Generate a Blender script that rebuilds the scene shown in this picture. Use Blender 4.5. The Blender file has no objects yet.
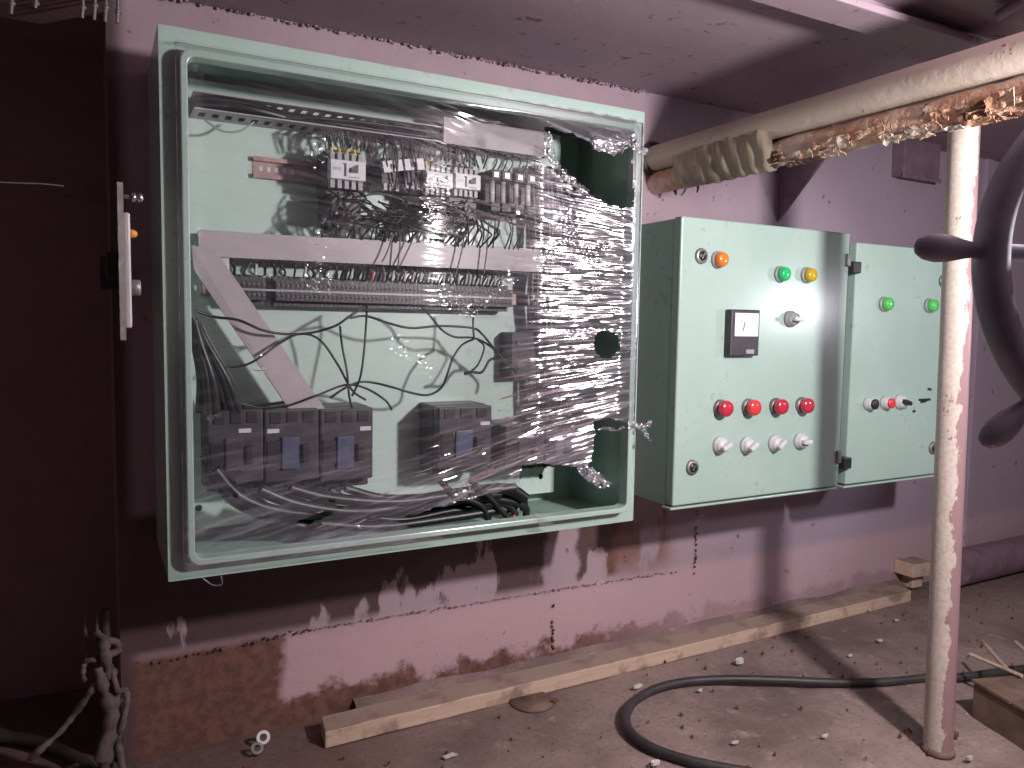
import bpy, bmesh, math, random
from mathutils import Vector, Matrix, noise
random.seed(7)
S = bpy.context.scene
C = S.collection
H = 0.64                                   # lens height above the floor
# ------------------------------------------------------------------ camera
F = 769.0
def unit(v): v = Vector(v); v.normalize(); return v
UP = -unit((352-512, 10400-384, F))
AX = unit((1940-512, 346-384, F)); AX = (AX - UP*AX.dot(UP)).normalized()
AY = UP.cross(AX)
def to_world(c): c = Vector(c); return Vector((AX.dot(c), AY.dot(c), UP.dot(c)))
CAM = Vector((0, -1.2, H))
cd = bpy.data.cameras.new('camera'); cam = bpy.data.objects.new('camera', cd); C.objects.link(cam)
cd.sensor_width = 36; cd.lens = F/1024*36; cd.clip_start = 0.02
r_, u_, b_ = to_world((1,0,0)), to_world((0,-1,0)), to_world((0,0,-1))
cam.matrix_world = Matrix(((r_.x,u_.x,b_.x,CAM.x),(r_.y,u_.y,b_.y,CAM.y),(r_.z,u_.z,b_.z,CAM.z),(0,0,0,1)))
S.camera = cam
def P(px, py, y):
    "point measured on the plane at depth y (the back wall is y = 0)"
    d = to_world((px-512, py-384, F)); return CAM + d*((y+1.2)/d.y)
def PF(px, py, z=0.0):
    "point measured on the floor"
    d = to_world((px-512, py-384, F)); return CAM + d*((z-H)/d.z)
# ------------------------------------------------------------------ world, lamps, exposure
w = bpy.data.worlds.new('world'); S.world = w; w.use_nodes = True
w.node_tree.nodes['Background'].inputs[0].default_value = (0.50, 0.46, 0.58, 1)
w.node_tree.nodes['Background'].inputs[1].default_value = 0.07
def lamp(name, loc, power, col, rad):
    l = bpy.data.lights.new(name, 'POINT'); l.energy = power; l.color = col; l.shadow_soft_size = rad
    o = bpy.data.objects.new(name, l); C.objects.link(o); o.location = loc; return o
lamp('work_lamp', (0.90, -1.05, H+0.230), 42, (1.0, 0.94, 0.95), 0.030)          # hung just under the overhead pipes
fl = lamp('flood_lamp', (2.02, -1.0, H+0.07), 10.0, (0.92, 0.90, 1.0), 0.035)      # flood lamp turned at the cabinets
fl.data.type = 'SPOT'; fl.data.spot_size = math.radians(62); fl.data.spot_blend = 0.6
fl.rotation_euler = (Vector((1.2, -0.2, H-0.16)) - Vector(fl.location)).to_track_quat('-Z', 'Y').to_euler()
S.view_settings.view_transform = 'Standard'; S.view_settings.look = 'None'
S.view_settings.gamma = 1.0; S.view_settings.exposure = 0.0; S.view_settings.use_curve_mapping = False

# ------------------------------------------------------------------ helpers
class MB:
    "collects boxes, tubes and turned shapes; build() links them as one mesh object"
    def __init__(s): s.v = []; s.f = []; s.sm = []
    def add(s, vs, fs, smooth=False):
        n = len(s.v); s.v += [Vector(v) for v in vs]
        for f in fs: s.f.append([i+n for i in f]); s.sm.append(smooth)
        return s
    def box(s, x0, x1, y0, y1, z0, z1, rot=None, piv=None):
        vs = [Vector((x,y,z)) for x in (x0,x1) for y in (y0,y1) for z in (z0,z1)]
        if rot is not None:
            c = Vector(piv) if piv else Vector(((x0+x1)/2,(y0+y1)/2,(z0+z1)/2))
            vs = [c + rot @ (v-c) for v in vs]
        return s.add(vs, [(0,1,3,2),(4,6,7,5),(0,4,5,1),(2,3,7,6),(0,2,6,4),(1,5,7,3)])
    def tube(s, pts, r, n=6, cap=True):
        pts = [Vector(p) for p in pts]; m = len(pts)
        rs = r if isinstance(r, (list, tuple)) else [r]*m
        t0 = (pts[1]-pts[0]).normalized()
        a = t0.orthogonal().normalized(); vs = []; fs = []
        for i, p in enumerate(pts):
            t = (pts[min(i+1,m-1)]-pts[max(i-1,0)]).normalized()
            a = (a - t*a.dot(t)).normalized(); b = t.cross(a)
            for k in range(n):
                q = 2*math.pi*k/n; vs.append(p + (a*math.cos(q)+b*math.sin(q))*rs[i])
        for i in range(m-1):
            for k in range(n):
                k2 = (k+1) % n; fs.append((i*n+k, i*n+k2, (i+1)*n+k2, (i+1)*n+k))
        s.add(vs, fs, True)
        if cap: s.add(vs[:n], [tuple(reversed(range(n)))]); s.add(vs[-n:], [tuple(range(n))])
        return s
    def lathe(s, c, axis, prof, n=20, smooth=True):
        "prof = list of (distance along axis, radius)"
        c = Vector(c); t = Vector(axis).normalized(); a = t.orthogonal().normalized(); b = t.cross(a); vs = []; fs = []
        for h, r in prof:
            for k in range(n):
                q = 2*math.pi*k/n; vs.append(c + t*h + (a*math.cos(q)+b*math.sin(q))*max(r,1e-5))
        for i in range(len(prof)-1):
            for k in range(n):
                k2 = (k+1) % n; fs.append((i*n+k, i*n+k2, (i+1)*n+k2, (i+1)*n+k))
        m = len(prof); fs.append(tuple(reversed(range(n)))); fs.append(tuple(range((m-1)*n, m*n)))
        return s.add(vs, fs, smooth)
    def prism(s, poly, d):
        "closed polygon (3D points) pushed along d"
        d = Vector(d); n = len(poly); vs = [Vector(p) for p in poly]; vs += [p+d for p in vs]
        fs = [tuple(range(n)), tuple(reversed(range(n,2*n)))]
        fs += [(i, i+n, (i+1)%n+n, (i+1)%n) for i in range(n)]
        return s.add(vs, fs)
    def build(s, name, mat, parent=None, bevel=0, seg=2, origin=None):
        if parent is not None: org = world_loc(parent)
        elif origin is not None: org = Vector(origin)
        else: org = Vector((0,0,0))
        me = bpy.data.meshes.new(name)
        me.from_pydata([v-org for v in s.v], [], s.f)
        me.polygons.foreach_set('use_smooth', s.sm); 
        bm = bmesh.new(); bm.from_mesh(me); bmesh.ops.recalc_face_normals(bm, faces=bm.faces); bm.to_mesh(me); bm.free()
        me.materials.append(M[mat] if isinstance(mat, str) else mat)
        o = bpy.data.objects.new(name, me); C.objects.link(o)
        if parent is not None: o.parent = parent
        else: o.location = org
        if bevel:
            b = o.modifiers.new('bevel', 'BEVEL'); b.width = bevel; b.segments = seg; b.limit_method = 'ANGLE'
        return o
def world_loc(o):
    l = Vector(o.location)
    while o.parent is not None: o = o.parent; l += Vector(o.location)
    return l
def tag(o, label, cat, group=None):
    o['label'] = label; o['category'] = cat
    if group: o['group'] = group
    return o
def struct(o, label=None):
    o['kind'] = 'structure'
    if label: o['label'] = label
    return o
def thing(name, label, cat, loc, group=None):
    o = bpy.data.objects.new(name, None); C.objects.link(o); o.location = loc; o.empty_display_size = 0.02
    return tag(o, label, cat, group)
def copy_tree(o, delta=(0,0,0), parent=None, label=None):
    c = o.copy(); C.objects.link(c)
    if parent is not None: c.parent = parent
    else: c.location = Vector(o.location) + Vector(delta)
    if label: c['label'] = label
    for ch in [k for k in C.objects if k.parent == o]: copy_tree(ch, parent=c)
    return c
def smooth_path(pts, k=6):
    pts = [Vector(p) for p in pts]; out = []
    for i in range(len(pts)-1):
        p0 = pts[max(i-1,0)]; p1 = pts[i]; p2 = pts[i+1]; p3 = pts[min(i+2,len(pts)-1)]
        for j in range(k):
            t = j/k
            out.append(0.5*((2*p1)+(p2-p0)*t+(2*p0-5*p1+4*p2-p3)*t*t+(3*p1-p0-3*p2+p3)*t**3))
    out.append(pts[-1]); return out
def sstep(a, b, x):
    t = min(1, max(0, (x-a)/(b-a))); return t*t*(3-2*t)

# ------------------------------------------------------------------ materials
M = {}
class NT:
    def __init__(s, name):
        m = bpy.data.materials.new(name); m.use_nodes = True; s.m = m; s.t = m.node_tree; s.t.nodes.clear()
        s.out = s.t.nodes.new('ShaderNodeOutputMaterial'); M[name] = m
    def n(s, typ, **kw):
        nd = s.t.nodes.new('ShaderNode'+typ)
        for k, v in kw.items(): setattr(nd, k, v)
        return nd
    def link(s, a, b): s.t.links.new(a, b)
    def put(s, sock, v):
        if hasattr(v, 'is_output') or hasattr(v, 'links'): s.link(v, sock)
        elif isinstance(v, (tuple, list)) and sock.type == 'RGBA' and len(v) == 3: sock.default_value = (*v, 1)
        else: sock.default_value = v
    def pos(s): return s.n('NewGeometry').outputs['Position']
    def obj(s): return s.n('TexCoord').outputs['Object']
    def xyz(s, v): 
        q = s.n('SeparateXYZ'); s.link(v, q.inputs[0]); return q.outputs
    def scalev(s, v, k):
        q = s.n('VectorMath', operation='MULTIPLY'); s.link(v, q.inputs[0]); q.inputs[1].default_value = k; return q.outputs[0]
    def noise(s, v, scale, detail=4, rough=0.6):
        q = s.n('TexNoise'); s.link(v, q.inputs['Vector']); q.inputs['Scale'].default_value = scale
        q.inputs['Detail'].default_value = detail; q.inputs['Roughness'].default_value = rough; return q.outputs['Fac']
    def math(s, op, a, b=0.0, clamp=False):
        q = s.n('Math', operation=op, use_clamp=clamp); s.put(q.inputs[0], a); s.put(q.inputs[1], b); return q.outputs[0]
    def step(s, v, a, b):
        q = s.n('MapRange', interpolation_type='SMOOTHSTEP'); s.put(q.inputs[0], v); q.inputs[1].default_value = a; q.inputs[2].default_value = b
        return q.outputs[0]
    def band(s, v, a, b, e):
        return s.math('MULTIPLY', s.step(v, a-e, a+e), s.math('SUBTRACT', 1.0, s.step(v, b-e, b+e)))
    def mix(s, fac, a, b):
        q = s.n('Mix', data_type='RGBA'); s.put(q.inputs[0], fac); s.put(q.inputs[6], a); s.put(q.inputs[7], b); return q.outputs[2]
    def bsdf(s, col, rough=0.5, metal=0.0, spec=0.5, bump=None, bstr=0.3, bdist=0.002, coat=0.0, coat_r=0.1):
        q = s.n('BsdfPrincipled'); s.put(q.inputs['Base Color'], col); s.put(q.inputs['Roughness'], rough); s.put(q.inputs['Metallic'], metal)
        q.inputs['Specular IOR Level'].default_value = spec
        if coat: q.inputs['Coat Weight'].default_value = coat; q.inputs['Coat Roughness'].default_value = coat_r
        if bump is not None:
            b = s.n('Bump'); b.inputs['Strength'].default_value = bstr; b.inputs['Distance'].default_value = bdist
            s.link(bump, b.inputs['Height']); s.link(b.outputs[0], q.inputs['Normal'])
        s.link(q.outputs[0], s.out.inputs[0]); return q
def simple(name, col, rough=0.5, metal=0.0, var=0.25, scale=60, spec=0.5, coat=0.0, bstr=0.15):
    n = NT(name); v = n.obj(); a = n.noise(v, scale, 3)
    dark = tuple(c*(1-var) for c in col)
    n.bsdf(n.mix(n.step(a, 0.3, 0.7), dark, col), rough, metal, spec, bump=a, bstr=bstr, bdist=0.0006, coat=coat)
    return n.m
# light green cabinet paint, a little grime
def cab_paint(name, a, b, grime):
    n = NT(name); v = n.pos()
    n1 = n.noise(v, 9, 4); n2 = n.noise(v, 70, 3); n3 = n.noise(v, 260, 2)
    col = n.mix(n.step(n1, 0.35, 0.7), a, b)
    col = n.mix(n.math('MULTIPLY', n.step(n.math('MULTIPLY', n2, n1), 0.33, 0.45), 0.5), col, grime)
    n.bsdf(col, n.math('ADD', 0.17, n.math('MULTIPLY', n2, 0.12)), 0.0, 0.5, bump=n.math('ADD', n3, n.math('MULTIPLY', n1, 3.0)), bstr=0.10, bdist=0.0006)
cab_paint('green_paint', (0.360, 0.488, 0.432), (0.390, 0.515, 0.462), (0.22, 0.26, 0.21))
cab_paint('green_inside', (0.34, 0.49, 0.41), (0.37, 0.52, 0.44), (0.22, 0.29, 0.22))
cab_paint('plate_paint', (0.54, 0.68, 0.61), (0.58, 0.71, 0.64), (0.42, 0.53, 0.47))
# primer-painted hull steel with rust, bare patches and runs of its own
n = NT('hull_wall'); v = n.pos(); X, Y, Z = n.xyz(v)
n1 = n.noise(v, 4, 5); n2 = n.noise(v, 17, 5, 0.65); n3 = n.noise(v, 60, 4); nv = n.noise(n.scalev(v, (8, 8, 2.5)), 1.6, 5, 0.6)
paint = n.mix(n.step(n1, 0.3, 0.7), (0.34, 0.245, 0.285), (0.41, 0.30, 0.34))
paint = n.mix(n.math('MULTIPLY', n.step(X, 0.95, 1.6), 0.75), paint, (0.36, 0.288, 0.37))  # bluish lamp light on the right put into the paint colour
low = n.math('SUBTRACT', 1.0, n.step(Z, 0.13, 0.16))
paint = n.mix(n.math('MULTIPLY', low, 0.55), paint, (0.58, 0.375, 0.40))
wob = n.math('ADD', Z, n.math('MULTIPLY', n.math('SUBTRACT', n2, 0.5), 0.10))
wobx = n.math('ADD', X, n.math('MULTIPLY', n.math('SUBTRACT', n2, 0.5), 0.05))
bare = n.math('MULTIPLY', n.band(Z, 0.155, 0.36, 0.01), n.band(wobx, -0.2, 0.89, 0.015))
keep = n.band(wobx, 0.725, 0.80, 0.008)
bare = n.math('MULTIPLY', bare, n.math('SUBTRACT', 1.0, keep))
bare = n.math('MULTIPLY', bare, n.step(n.math('ADD', nv, n.math('ADD', n.math('MULTIPLY', n.step(wob, 0.18, 0.24), 0.14), n.math('MULTIPLY', n.math('SUBTRACT', 1.0, n.step(X, 0.2, 0.62)), 0.11))), 0.50, 0.55))
col = n.mix(n.math('MULTIPLY', bare, 0.92), paint, n.mix(n3, (0.035, 0.018, 0.018), (0.085, 0.04, 0.04)))
rust = n.math('MULTIPLY', n.math('SUBTRACT', 1.0, n.step(n.math('ADD', wobx, n.math('MULTIPLY', n.math('SUBTRACT', n1, 0.5), 0.10)), 0.24, 0.262)), n.math('SUBTRACT', 1.0, n.step(Z, 0.14, 0.16)))
base = n.math('SUBTRACT', 1.0, n.step(n.math('ADD', Z, n.math('MULTIPLY', n.math('SUBTRACT', n2, 0.5), 0.14)), 0.03, 0.055))
base = n.math('MULTIPLY', base, n.math('SUBTRACT', 1.0, n.math('MULTIPLY', n.step(X, 0.7, 1.2), 0.7)))
rust = n.math('MAXIMUM', rust, base)
col = n.mix(n.math('MULTIPLY', rust, 0.93), col, n.mix(n.step(n3, 0.35, 0.65), (0.085, 0.034, 0.024), (0.17, 0.075, 0.05)))
run = n.math('MULTIPLY', n.band(wobx, 0.83, 1.02, 0.03), n.band(Z, 0.16, 0.36, 0.03))
col = n.mix(n.math('MULTIPLY', run, n.math('MULTIPLY', n.step(nv, 0.44, 0.56), 0.8)), col, (0.20, 0.085, 0.06))
spots = n.math('MULTIPLY', n.step(n.math('ADD', n3, n.math('MULTIPLY', n2, 0.7)), 1.04, 1.10), 0.7)
col = n.mix(spots, col, (0.09, 0.045, 0.045))
col = n.mix(n.math('SUBTRACT', 1.0, n.step(X, 0.025, 0.05)), col, (0.10, 0.06, 0.062))  # shade beside the enclosure painted into the wall's left end
n.bsdf(col, 0.55, 0, 0.4, bump=n.math('ADD', n2, n.math('MULTIPLY', n3, 0.5)), bstr=0.35, bdist=0.004)
n = NT('deck_head'); v = n.pos(); n1 = n.noise(v, 5, 5); n2 = n.noise(v, 40, 4)
col = n.mix(n1, (0.235, 0.172, 0.205), (0.305, 0.228, 0.262))
n.bsdf(n.mix(n.step(n2, 0.62, 0.72), col, (0.12, 0.065, 0.065)), 0.6, 0, 0.4, bump=n2, bstr=0.3, bdist=0.003)
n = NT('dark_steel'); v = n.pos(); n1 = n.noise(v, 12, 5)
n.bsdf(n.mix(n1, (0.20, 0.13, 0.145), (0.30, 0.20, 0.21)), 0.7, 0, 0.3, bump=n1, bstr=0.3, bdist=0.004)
n = NT('deck_floor'); v = n.pos(); X, Y, Z = n.xyz(v); n1 = n.noise(v, 3.5, 6, 0.65); n2 = n.noise(v, 22, 5, 0.7); n3 = n.noise(v, 120, 4)
col = n.mix(n.step(n1, 0.32, 0.68), (0.15, 0.105, 0.096), (0.30, 0.22, 0.205))
col = n.mix(n.math('MULTIPLY', n.step(n2, 0.55, 0.7), 0.7), col, (0.36, 0.28, 0.265))
col = n.mix(n.math('MULTIPLY', n.step(n3, 0.5, 0.75), 0.5), col, (0.09, 0.058, 0.05))
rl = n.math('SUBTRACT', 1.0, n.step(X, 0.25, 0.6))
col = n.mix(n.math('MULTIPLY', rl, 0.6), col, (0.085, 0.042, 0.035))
n.bsdf(col, n.math('ADD', 0.5, n.math('MULTIPLY', n1, 0.35)), 0, 0.35, bump=n.math('ADD', n2, n.math('MULTIPLY', n3, 0.6)), bstr=0.6, bdist=0.006)
simple('black_iron', (0.06, 0.045, 0.045), 0.6, 0.1, 0.4, 40)
simple('weld', (0.48, 0.34, 0.38), 0.45, 0.1, 0.7, 90)
simple('weld_rust', (0.20, 0.10, 0.08), 0.5, 0.2, 0.7, 90)
n = NT('pole_paint'); v = n.pos(); X, Y, Z = n.xyz(v)
n2 = n.noise(n.scalev(v, (1, 1, 0.6)), 34, 5, 0.65); n3 = n.noise(v, 170, 3)
side = n.math('SUBTRACT', n.math('MULTIPLY', n.math('SUBTRACT', X, 1.113), 20.0), n.math('MULTIPLY', n.math('ADD', Y, 0.513), 26.0))
peel = n.step(n.math('ADD', side, n.math('MULTIPLY', n.math('SUBTRACT', n2, 0.5), 1.6)), 0.28, 0.36)
chips = n.step(n.math('ADD', n2, n.math('MULTIPLY', n3, 0.25)), 0.78, 0.80)
col = n.mix(n.step(n3, 0.3, 0.7), (0.42, 0.355, 0.31), (0.52, 0.45, 0.395))
col = n.mix(n.math('MAXIMUM', peel, chips), col, (0.27, 0.165, 0.175))
n.bsdf(col, 0.42, 0, 0.5, bump=n.math('SUBTRACT', n3, n.math('MULTIPLY', peel, 2.0)), bstr=0.35, bdist=0.001)
n = NT('pipe_cream'); v = n.pos(); n1 = n.noise(v, 14, 5); n2 = n.noise(v, 90, 4)
col = n.mix(n1, (0.50, 0.42, 0.34), (0.64, 0.55, 0.46))
n.bsdf(n.mix(n.step(n2, 0.66, 0.7), col, (0.22, 0.11, 0.06)), 0.5, 0, 0.4, bump=n2, bstr=0.3, bdist=0.002)
n = NT('pipe_rust'); v = n.pos(); n1 = n.noise(v, 16, 5, 0.7); n2 = n.noise(v, 60, 4)
col = n.mix(n.step(n1, 0.38, 0.62), (0.56, 0.30, 0.18), (0.70, 0.54, 0.43))
n.bsdf(n.mix(n.step(n2, 0.62, 0.7), col, (0.14, 0.06, 0.035)), 0.45, 0, 0.5, bump=n.math('ADD', n1, n2), bstr=0.7, bdist=0.006)
n = NT('wrap_tape'); v = n.pos(); n1 = n.noise(n.scalev(v, (1, 4, 1)), 25, 4)
n.bsdf(n.mix(n1, (0.24, 0.20, 0.14), (0.50, 0.42, 0.32)), 0.4, 0, 0.5, bump=n1, bstr=0.4, bdist=0.003)
n = NT('old_wood'); v = n.pos(); g = n.noise(n.scalev(v, (1.5, 30, 30)), 4, 5, 0.65); n2 = n.noise(v, 14, 5, 0.65)
col = n.mix(g, (0.46, 0.32, 0.24), (0.68, 0.51, 0.40))
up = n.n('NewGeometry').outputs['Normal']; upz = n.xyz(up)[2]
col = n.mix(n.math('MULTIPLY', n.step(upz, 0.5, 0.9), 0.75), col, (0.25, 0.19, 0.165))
n.bsdf(n.mix(n.math('MULTIPLY', n.step(n2, 0.48, 0.66), 0.75), col, (0.17, 0.12, 0.095)), 0.75, 0, 0.3, bump=g, bstr=0.5, bdist=0.002)
n = NT('film'); v = n.pos(); X, Y, Z = n.xyz(v)
cx = n.math('DIVIDE', n.math('SUBTRACT', Z, H+0.05), n.math('SUBTRACT', 1.6, X))
cv = n.n('CombineXYZ'); n.link(n.math('MULTIPLY', X, 9.0), cv.inputs[0]); n.link(n.math('MULTIPLY', cx, 150.0), cv.inputs[2])
st = n.noise(cv.outputs[0], 1.0, 4, 0.65)
right = n.step(X, 0.50, 0.63)
cloud = n.math('ADD', n.math('ADD', n.math('ADD', 0.015, n.math('MULTIPLY', n.math('SUBTRACT', 1.0, n.step(Z, H-0.27, H-0.15)), 0.05)), n.math('MULTIPLY', right, 0.045)), n.math('MULTIPLY', n.step(st, 0.46, 0.72), n.math('ADD', 0.06, n.math('ADD', n.math('MULTIPLY', right, 0.20), n.math('MULTIPLY', n.math('SUBTRACT', 1.0, n.step(Z, H-0.26, H-0.12)), 0.17)))))
tr = n.n('BsdfTransparent'); tr.inputs[0].default_value = (0.955, 0.96, 0.965, 1)
gl = n.n('BsdfGlossy'); n.link(n.math('ADD', 0.11, n.math('MULTIPLY', n.step(X, 0.56, 0.68), 0.015)), gl.inputs['Roughness']); gl.inputs['Color'].default_value = (1, 1, 1, 1)
df = n.n('BsdfDiffuse'); df.inputs[0].default_value = (0.72, 0.66, 0.80, 1)
fr = n.n('Fresnel'); fr.inputs[0].default_value = 1.5
m1 = n.n('MixShader'); n.link(n.math('ADD', n.math('MULTIPLY', fr.outputs[0], n.math('ADD', 0.8, n.math('MULTIPLY', right, 0.9))), n.math('MULTIPLY', right, 0.09), True), m1.inputs[0]); n.link(tr.outputs[0], m1.inputs[1]); n.link(gl.outputs[0], m1.inputs[2])
m2 = n.n('MixShader'); n.link(cloud, m2.inputs[0]); n.link(m1.outputs[0], m2.inputs[1]); n.link(df.outputs[0], m2.inputs[2])
n.link(m2.outputs[0], n.out.inputs[0])
simple('duct_grey', (0.40, 0.38, 0.40), 0.5, 0, 0.12, 30)
simple('cover_grey', (0.42, 0.37, 0.385), 0.45, 0, 0.10, 20)
simple('rail_metal', (0.42, 0.27, 0.26), 0.4, 0.25, 0.25, 80)
simple('black_plastic', (0.018, 0.016, 0.018), 0.45, 0, 0.3, 50)
simple('charcoal_plastic', (0.055, 0.045, 0.055), 0.45, 0, 0.3, 50)
simple('white_plastic', (0.62, 0.62, 0.64), 0.4, 0, 0.08, 50)
simple('grey_plastic', (0.34, 0.34, 0.36), 0.4, 0, 0.15, 50)
simple('blue_plastic', (0.075, 0.085, 0.15), 0.4, 0, 0.2, 40)
simple('pale_blue', (0.35, 0.48, 0.60), 0.4, 0, 0.1, 40)
simple('yellow_sleeve', (0.75, 0.52, 0.04), 0.4, 0, 0.1, 40)
simple('red_sleeve', (0.55, 0.05, 0.05), 0.4, 0, 0.1, 40)
simple('orange_sleeve', (0.60, 0.16, 0.05), 0.4, 0, 0.1, 40)
simple('amber_label', (0.55, 0.26, 0.05), 0.4, 0, 0.1, 40)
simple('wire_black', (0.014, 0.016, 0.016), 0.4, 0, 0.2, 60)
simple('wire_grey', (0.12, 0.13, 0.125), 0.45, 0, 0.2, 60)
simple('wire_brown', (0.09, 0.035, 0.03), 0.45, 0, 0.2, 60)
simple('ferrule_white', (0.60, 0.58, 0.58), 0.4, 0, 0.1, 60)
simple('porcelain', (0.70, 0.66, 0.68), 0.25, 0, 0.08, 60)
simple('hose_rubber', (0.05, 0.042, 0.042), 0.5, 0, 0.4, 30)
simple('bright_metal', (0.55, 0.56, 0.56), 0.25, 0.9, 0.15, 80)
simple('dull_metal', (0.30, 0.28, 0.28), 0.45, 0.5, 0.4, 50)
simple('hinge_black', (0.03, 0.032, 0.034), 0.4, 0.2, 0.2, 50)
simple('wheel_black', (0.36, 0.335, 0.41), 0.42, 0, 0.3, 35, 0.6)
simple('wheel_worn', (0.26, 0.24, 0.28), 0.35, 0.3, 0.4, 35)
simple('rag', (0.13, 0.095, 0.09), 0.85, 0, 0.5, 60)
simple('rust_iron', (0.20, 0.085, 0.05), 0.7, 0.1, 0.55, 40)
simple('rusty_crate', (0.20, 0.125, 0.095), 0.75, 0, 0.5, 18)
simple('paper_scrap', (0.55, 0.53, 0.52), 0.7, 0, 0.2, 60)
simple('gusset_paint', (0.24, 0.155, 0.20), 0.5, 0, 0.3, 30)
simple('tape_grey', (0.30, 0.27, 0.27), 0.6, 0, 0.3, 40)
def lens(name, col, emit=0.0):
    n = NT(name); q = n.bsdf(col, 0.22, 0, 0.5, coat=0.3)
    q.inputs['Subsurface Weight'].default_value = 0.0
lens('lens_orange', (0.80, 0.20, 0.03)); lens('lens_green', (0.02, 0.50, 0.15)); lens('lens_lime', (0.10, 0.55, 0.12)); lens('lens_yellow', (0.55, 0.36, 0.02))
lens('red_cap', (0.52, 0.03, 0.06)); lens('red_cap_bright', (0.72, 0.05, 0.06)); lens('amber_lens', (0.65, 0.27, 0.04))
n = NT('meter_face'); n.bsdf((0.78, 0.76, 0.80), 0.3, 0, 0.5)
n = NT('ink'); n.bsdf((0.03, 0.03, 0.035), 0.5)
n = NT('chip_white'); n.bsdf((0.62, 0.60, 0.60), 0.6)

# ================================================================== the setting
CEIL = H + 0.445
b = MB()
nx, ny = 110, 70
vs = []; fs = []
for j in range(ny+1):
    for i in range(nx+1):
        x = -1.0 + 4.4*i/nx; y = -2.6 + 3.4*j/ny
        vs.append((x, y, -0.004 + 0.006*noise.noise((x*5, y*5, 1.3)) + 0.003*noise.noise((x*17, y*17, 4))))
for j in range(ny):
    for i in range(nx): a = j*(nx+1)+i; fs.append((a, a+1, a+nx+2, a+nx+1))
b.add(vs, fs, True)
floor = struct(b.build('floor', 'deck_floor'), 'dirty rust-brown steel deck with grit')
# back wall: grid so its dents are real
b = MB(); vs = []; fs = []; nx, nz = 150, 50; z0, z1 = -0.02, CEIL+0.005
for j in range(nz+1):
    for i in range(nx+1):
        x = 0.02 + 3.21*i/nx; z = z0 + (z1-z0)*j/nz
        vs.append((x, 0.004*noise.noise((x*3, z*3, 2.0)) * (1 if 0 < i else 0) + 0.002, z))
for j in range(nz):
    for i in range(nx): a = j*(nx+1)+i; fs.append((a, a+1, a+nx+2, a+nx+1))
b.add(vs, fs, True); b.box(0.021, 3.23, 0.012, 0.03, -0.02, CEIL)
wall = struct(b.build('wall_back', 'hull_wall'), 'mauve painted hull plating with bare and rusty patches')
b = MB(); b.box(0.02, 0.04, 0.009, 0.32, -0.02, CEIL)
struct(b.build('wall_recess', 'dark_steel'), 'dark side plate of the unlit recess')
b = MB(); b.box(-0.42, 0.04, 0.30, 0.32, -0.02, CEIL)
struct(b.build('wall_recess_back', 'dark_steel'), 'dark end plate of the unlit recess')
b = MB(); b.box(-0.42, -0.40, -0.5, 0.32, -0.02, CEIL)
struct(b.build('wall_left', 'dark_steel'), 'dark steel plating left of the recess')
b = MB(); b.box(3.2, 3.22, -2.6, 0.02, -0.02, CEIL)
struct(b.build('wall_right', 'hull_wall'), 'mauve hull plating on the far right')
b = MB(); vs = []; fs = []; nx, ny = 90, 60
for j in range(ny+1):
    for i in range(nx+1):
        x = -1.02 + 4.26*i/nx; y = -2.6 + 3.42*j/ny
        vs.append((x, y, CEIL + 0.004*noise.noise((x*4, y*4, 7))))
for j in range(ny):
    for i in range(nx): a = j*(nx+1)+i; fs.append((a, a+nx+1, a+nx+2, a+1))
b.add(vs, fs, True); b.box(-1.02, 3.24, -2.6, 0.82, CEIL+0.006, CEIL+0.02)
ceiling = struct(b.build('ceiling', 'deck_head'), 'mauve steel deckhead')
def weld(parent, p0, p1, mat, step=0.006, r=0.0024, gap=0.0):
    b = MB(); p0 = Vector(p0); p1 = Vector(p1); L = (p1-p0).length; t = (p1-p0)/L; d = 0
    while d < L:
        if random.random() > gap:
            c = p0 + t*d + Vector((random.uniform(-.002,.002), random.uniform(-.001,.001), random.uniform(-.002,.002)))
            rr = r*random.uniform(0.6, 1.35)
            b.lathe(c - t*rr, t, [(0, rr*0.3), (rr*0.5, rr*0.9), (rr, rr), (rr*1.5, rr*0.9), (rr*2, rr*0.3)], 6)
        d += step*random.uniform(0.7, 1.4)
    return b.build('weld_bead', mat, parent)
weld(wall, (0.06, -0.004, CEIL-0.003), (0.93, -0.004, CEIL-0.002), 'weld', gap=0.15)
weld(wall, (0.06, -0.002, 0.140), (0.30, -0.002, 0.152), 'weld_rust', gap=0.5)
weld(wall, (0.26, -0.001, 0.152), (1.05, -0.001, 0.140), 'weld', step=0.004, r=0.0016, gap=0.2)
weld(wall, (0.745, 0.0, 0.02), (0.745, 0.0, 0.145), 'weld_rust', r=0.0025, gap=0.4)
weld(wall, (1.09, 0.0, 0.13), (1.09, 0.0, 0.27), 'weld_rust', r=0.0025, gap=0.3)
# deckhead stiffener that runs along the wall
b = MB(); b.box(-1.0, 3.2, -0.505, -0.447, CEIL-0.028, CEIL-0.018); b.box(-1.0, 3.2, -0.480, -0.472, CEIL-0.02, CEIL+0.004)
struct(b.build('trim_1', 'deck_head', bevel=0.002), 'flat flange of a deckhead stiffener')
# frame stiffener on the wall at the far right
b = MB(); b.box(2.02, 2.05, -0.008, 0.004, 0.0, CEIL)
struct(b.build('trim_2', 'hull_wall', bevel=0.002), 'upright wall stiffener behind the white pole')
# triangular gusset under the pipes
b = MB(); gx = 1.289
b.prism([(gx, 0.004, H+0.228), (gx, 0.004, CEIL), (gx, -0.13, CEIL), (gx, -0.13, H+0.36)], (0.007, 0, 0))
tag(b.build('gusset_plate', 'gusset_paint', bevel=0.001), 'dark triangular gusset plate on the wall above the wide green cabinet', 'bracket')
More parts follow.
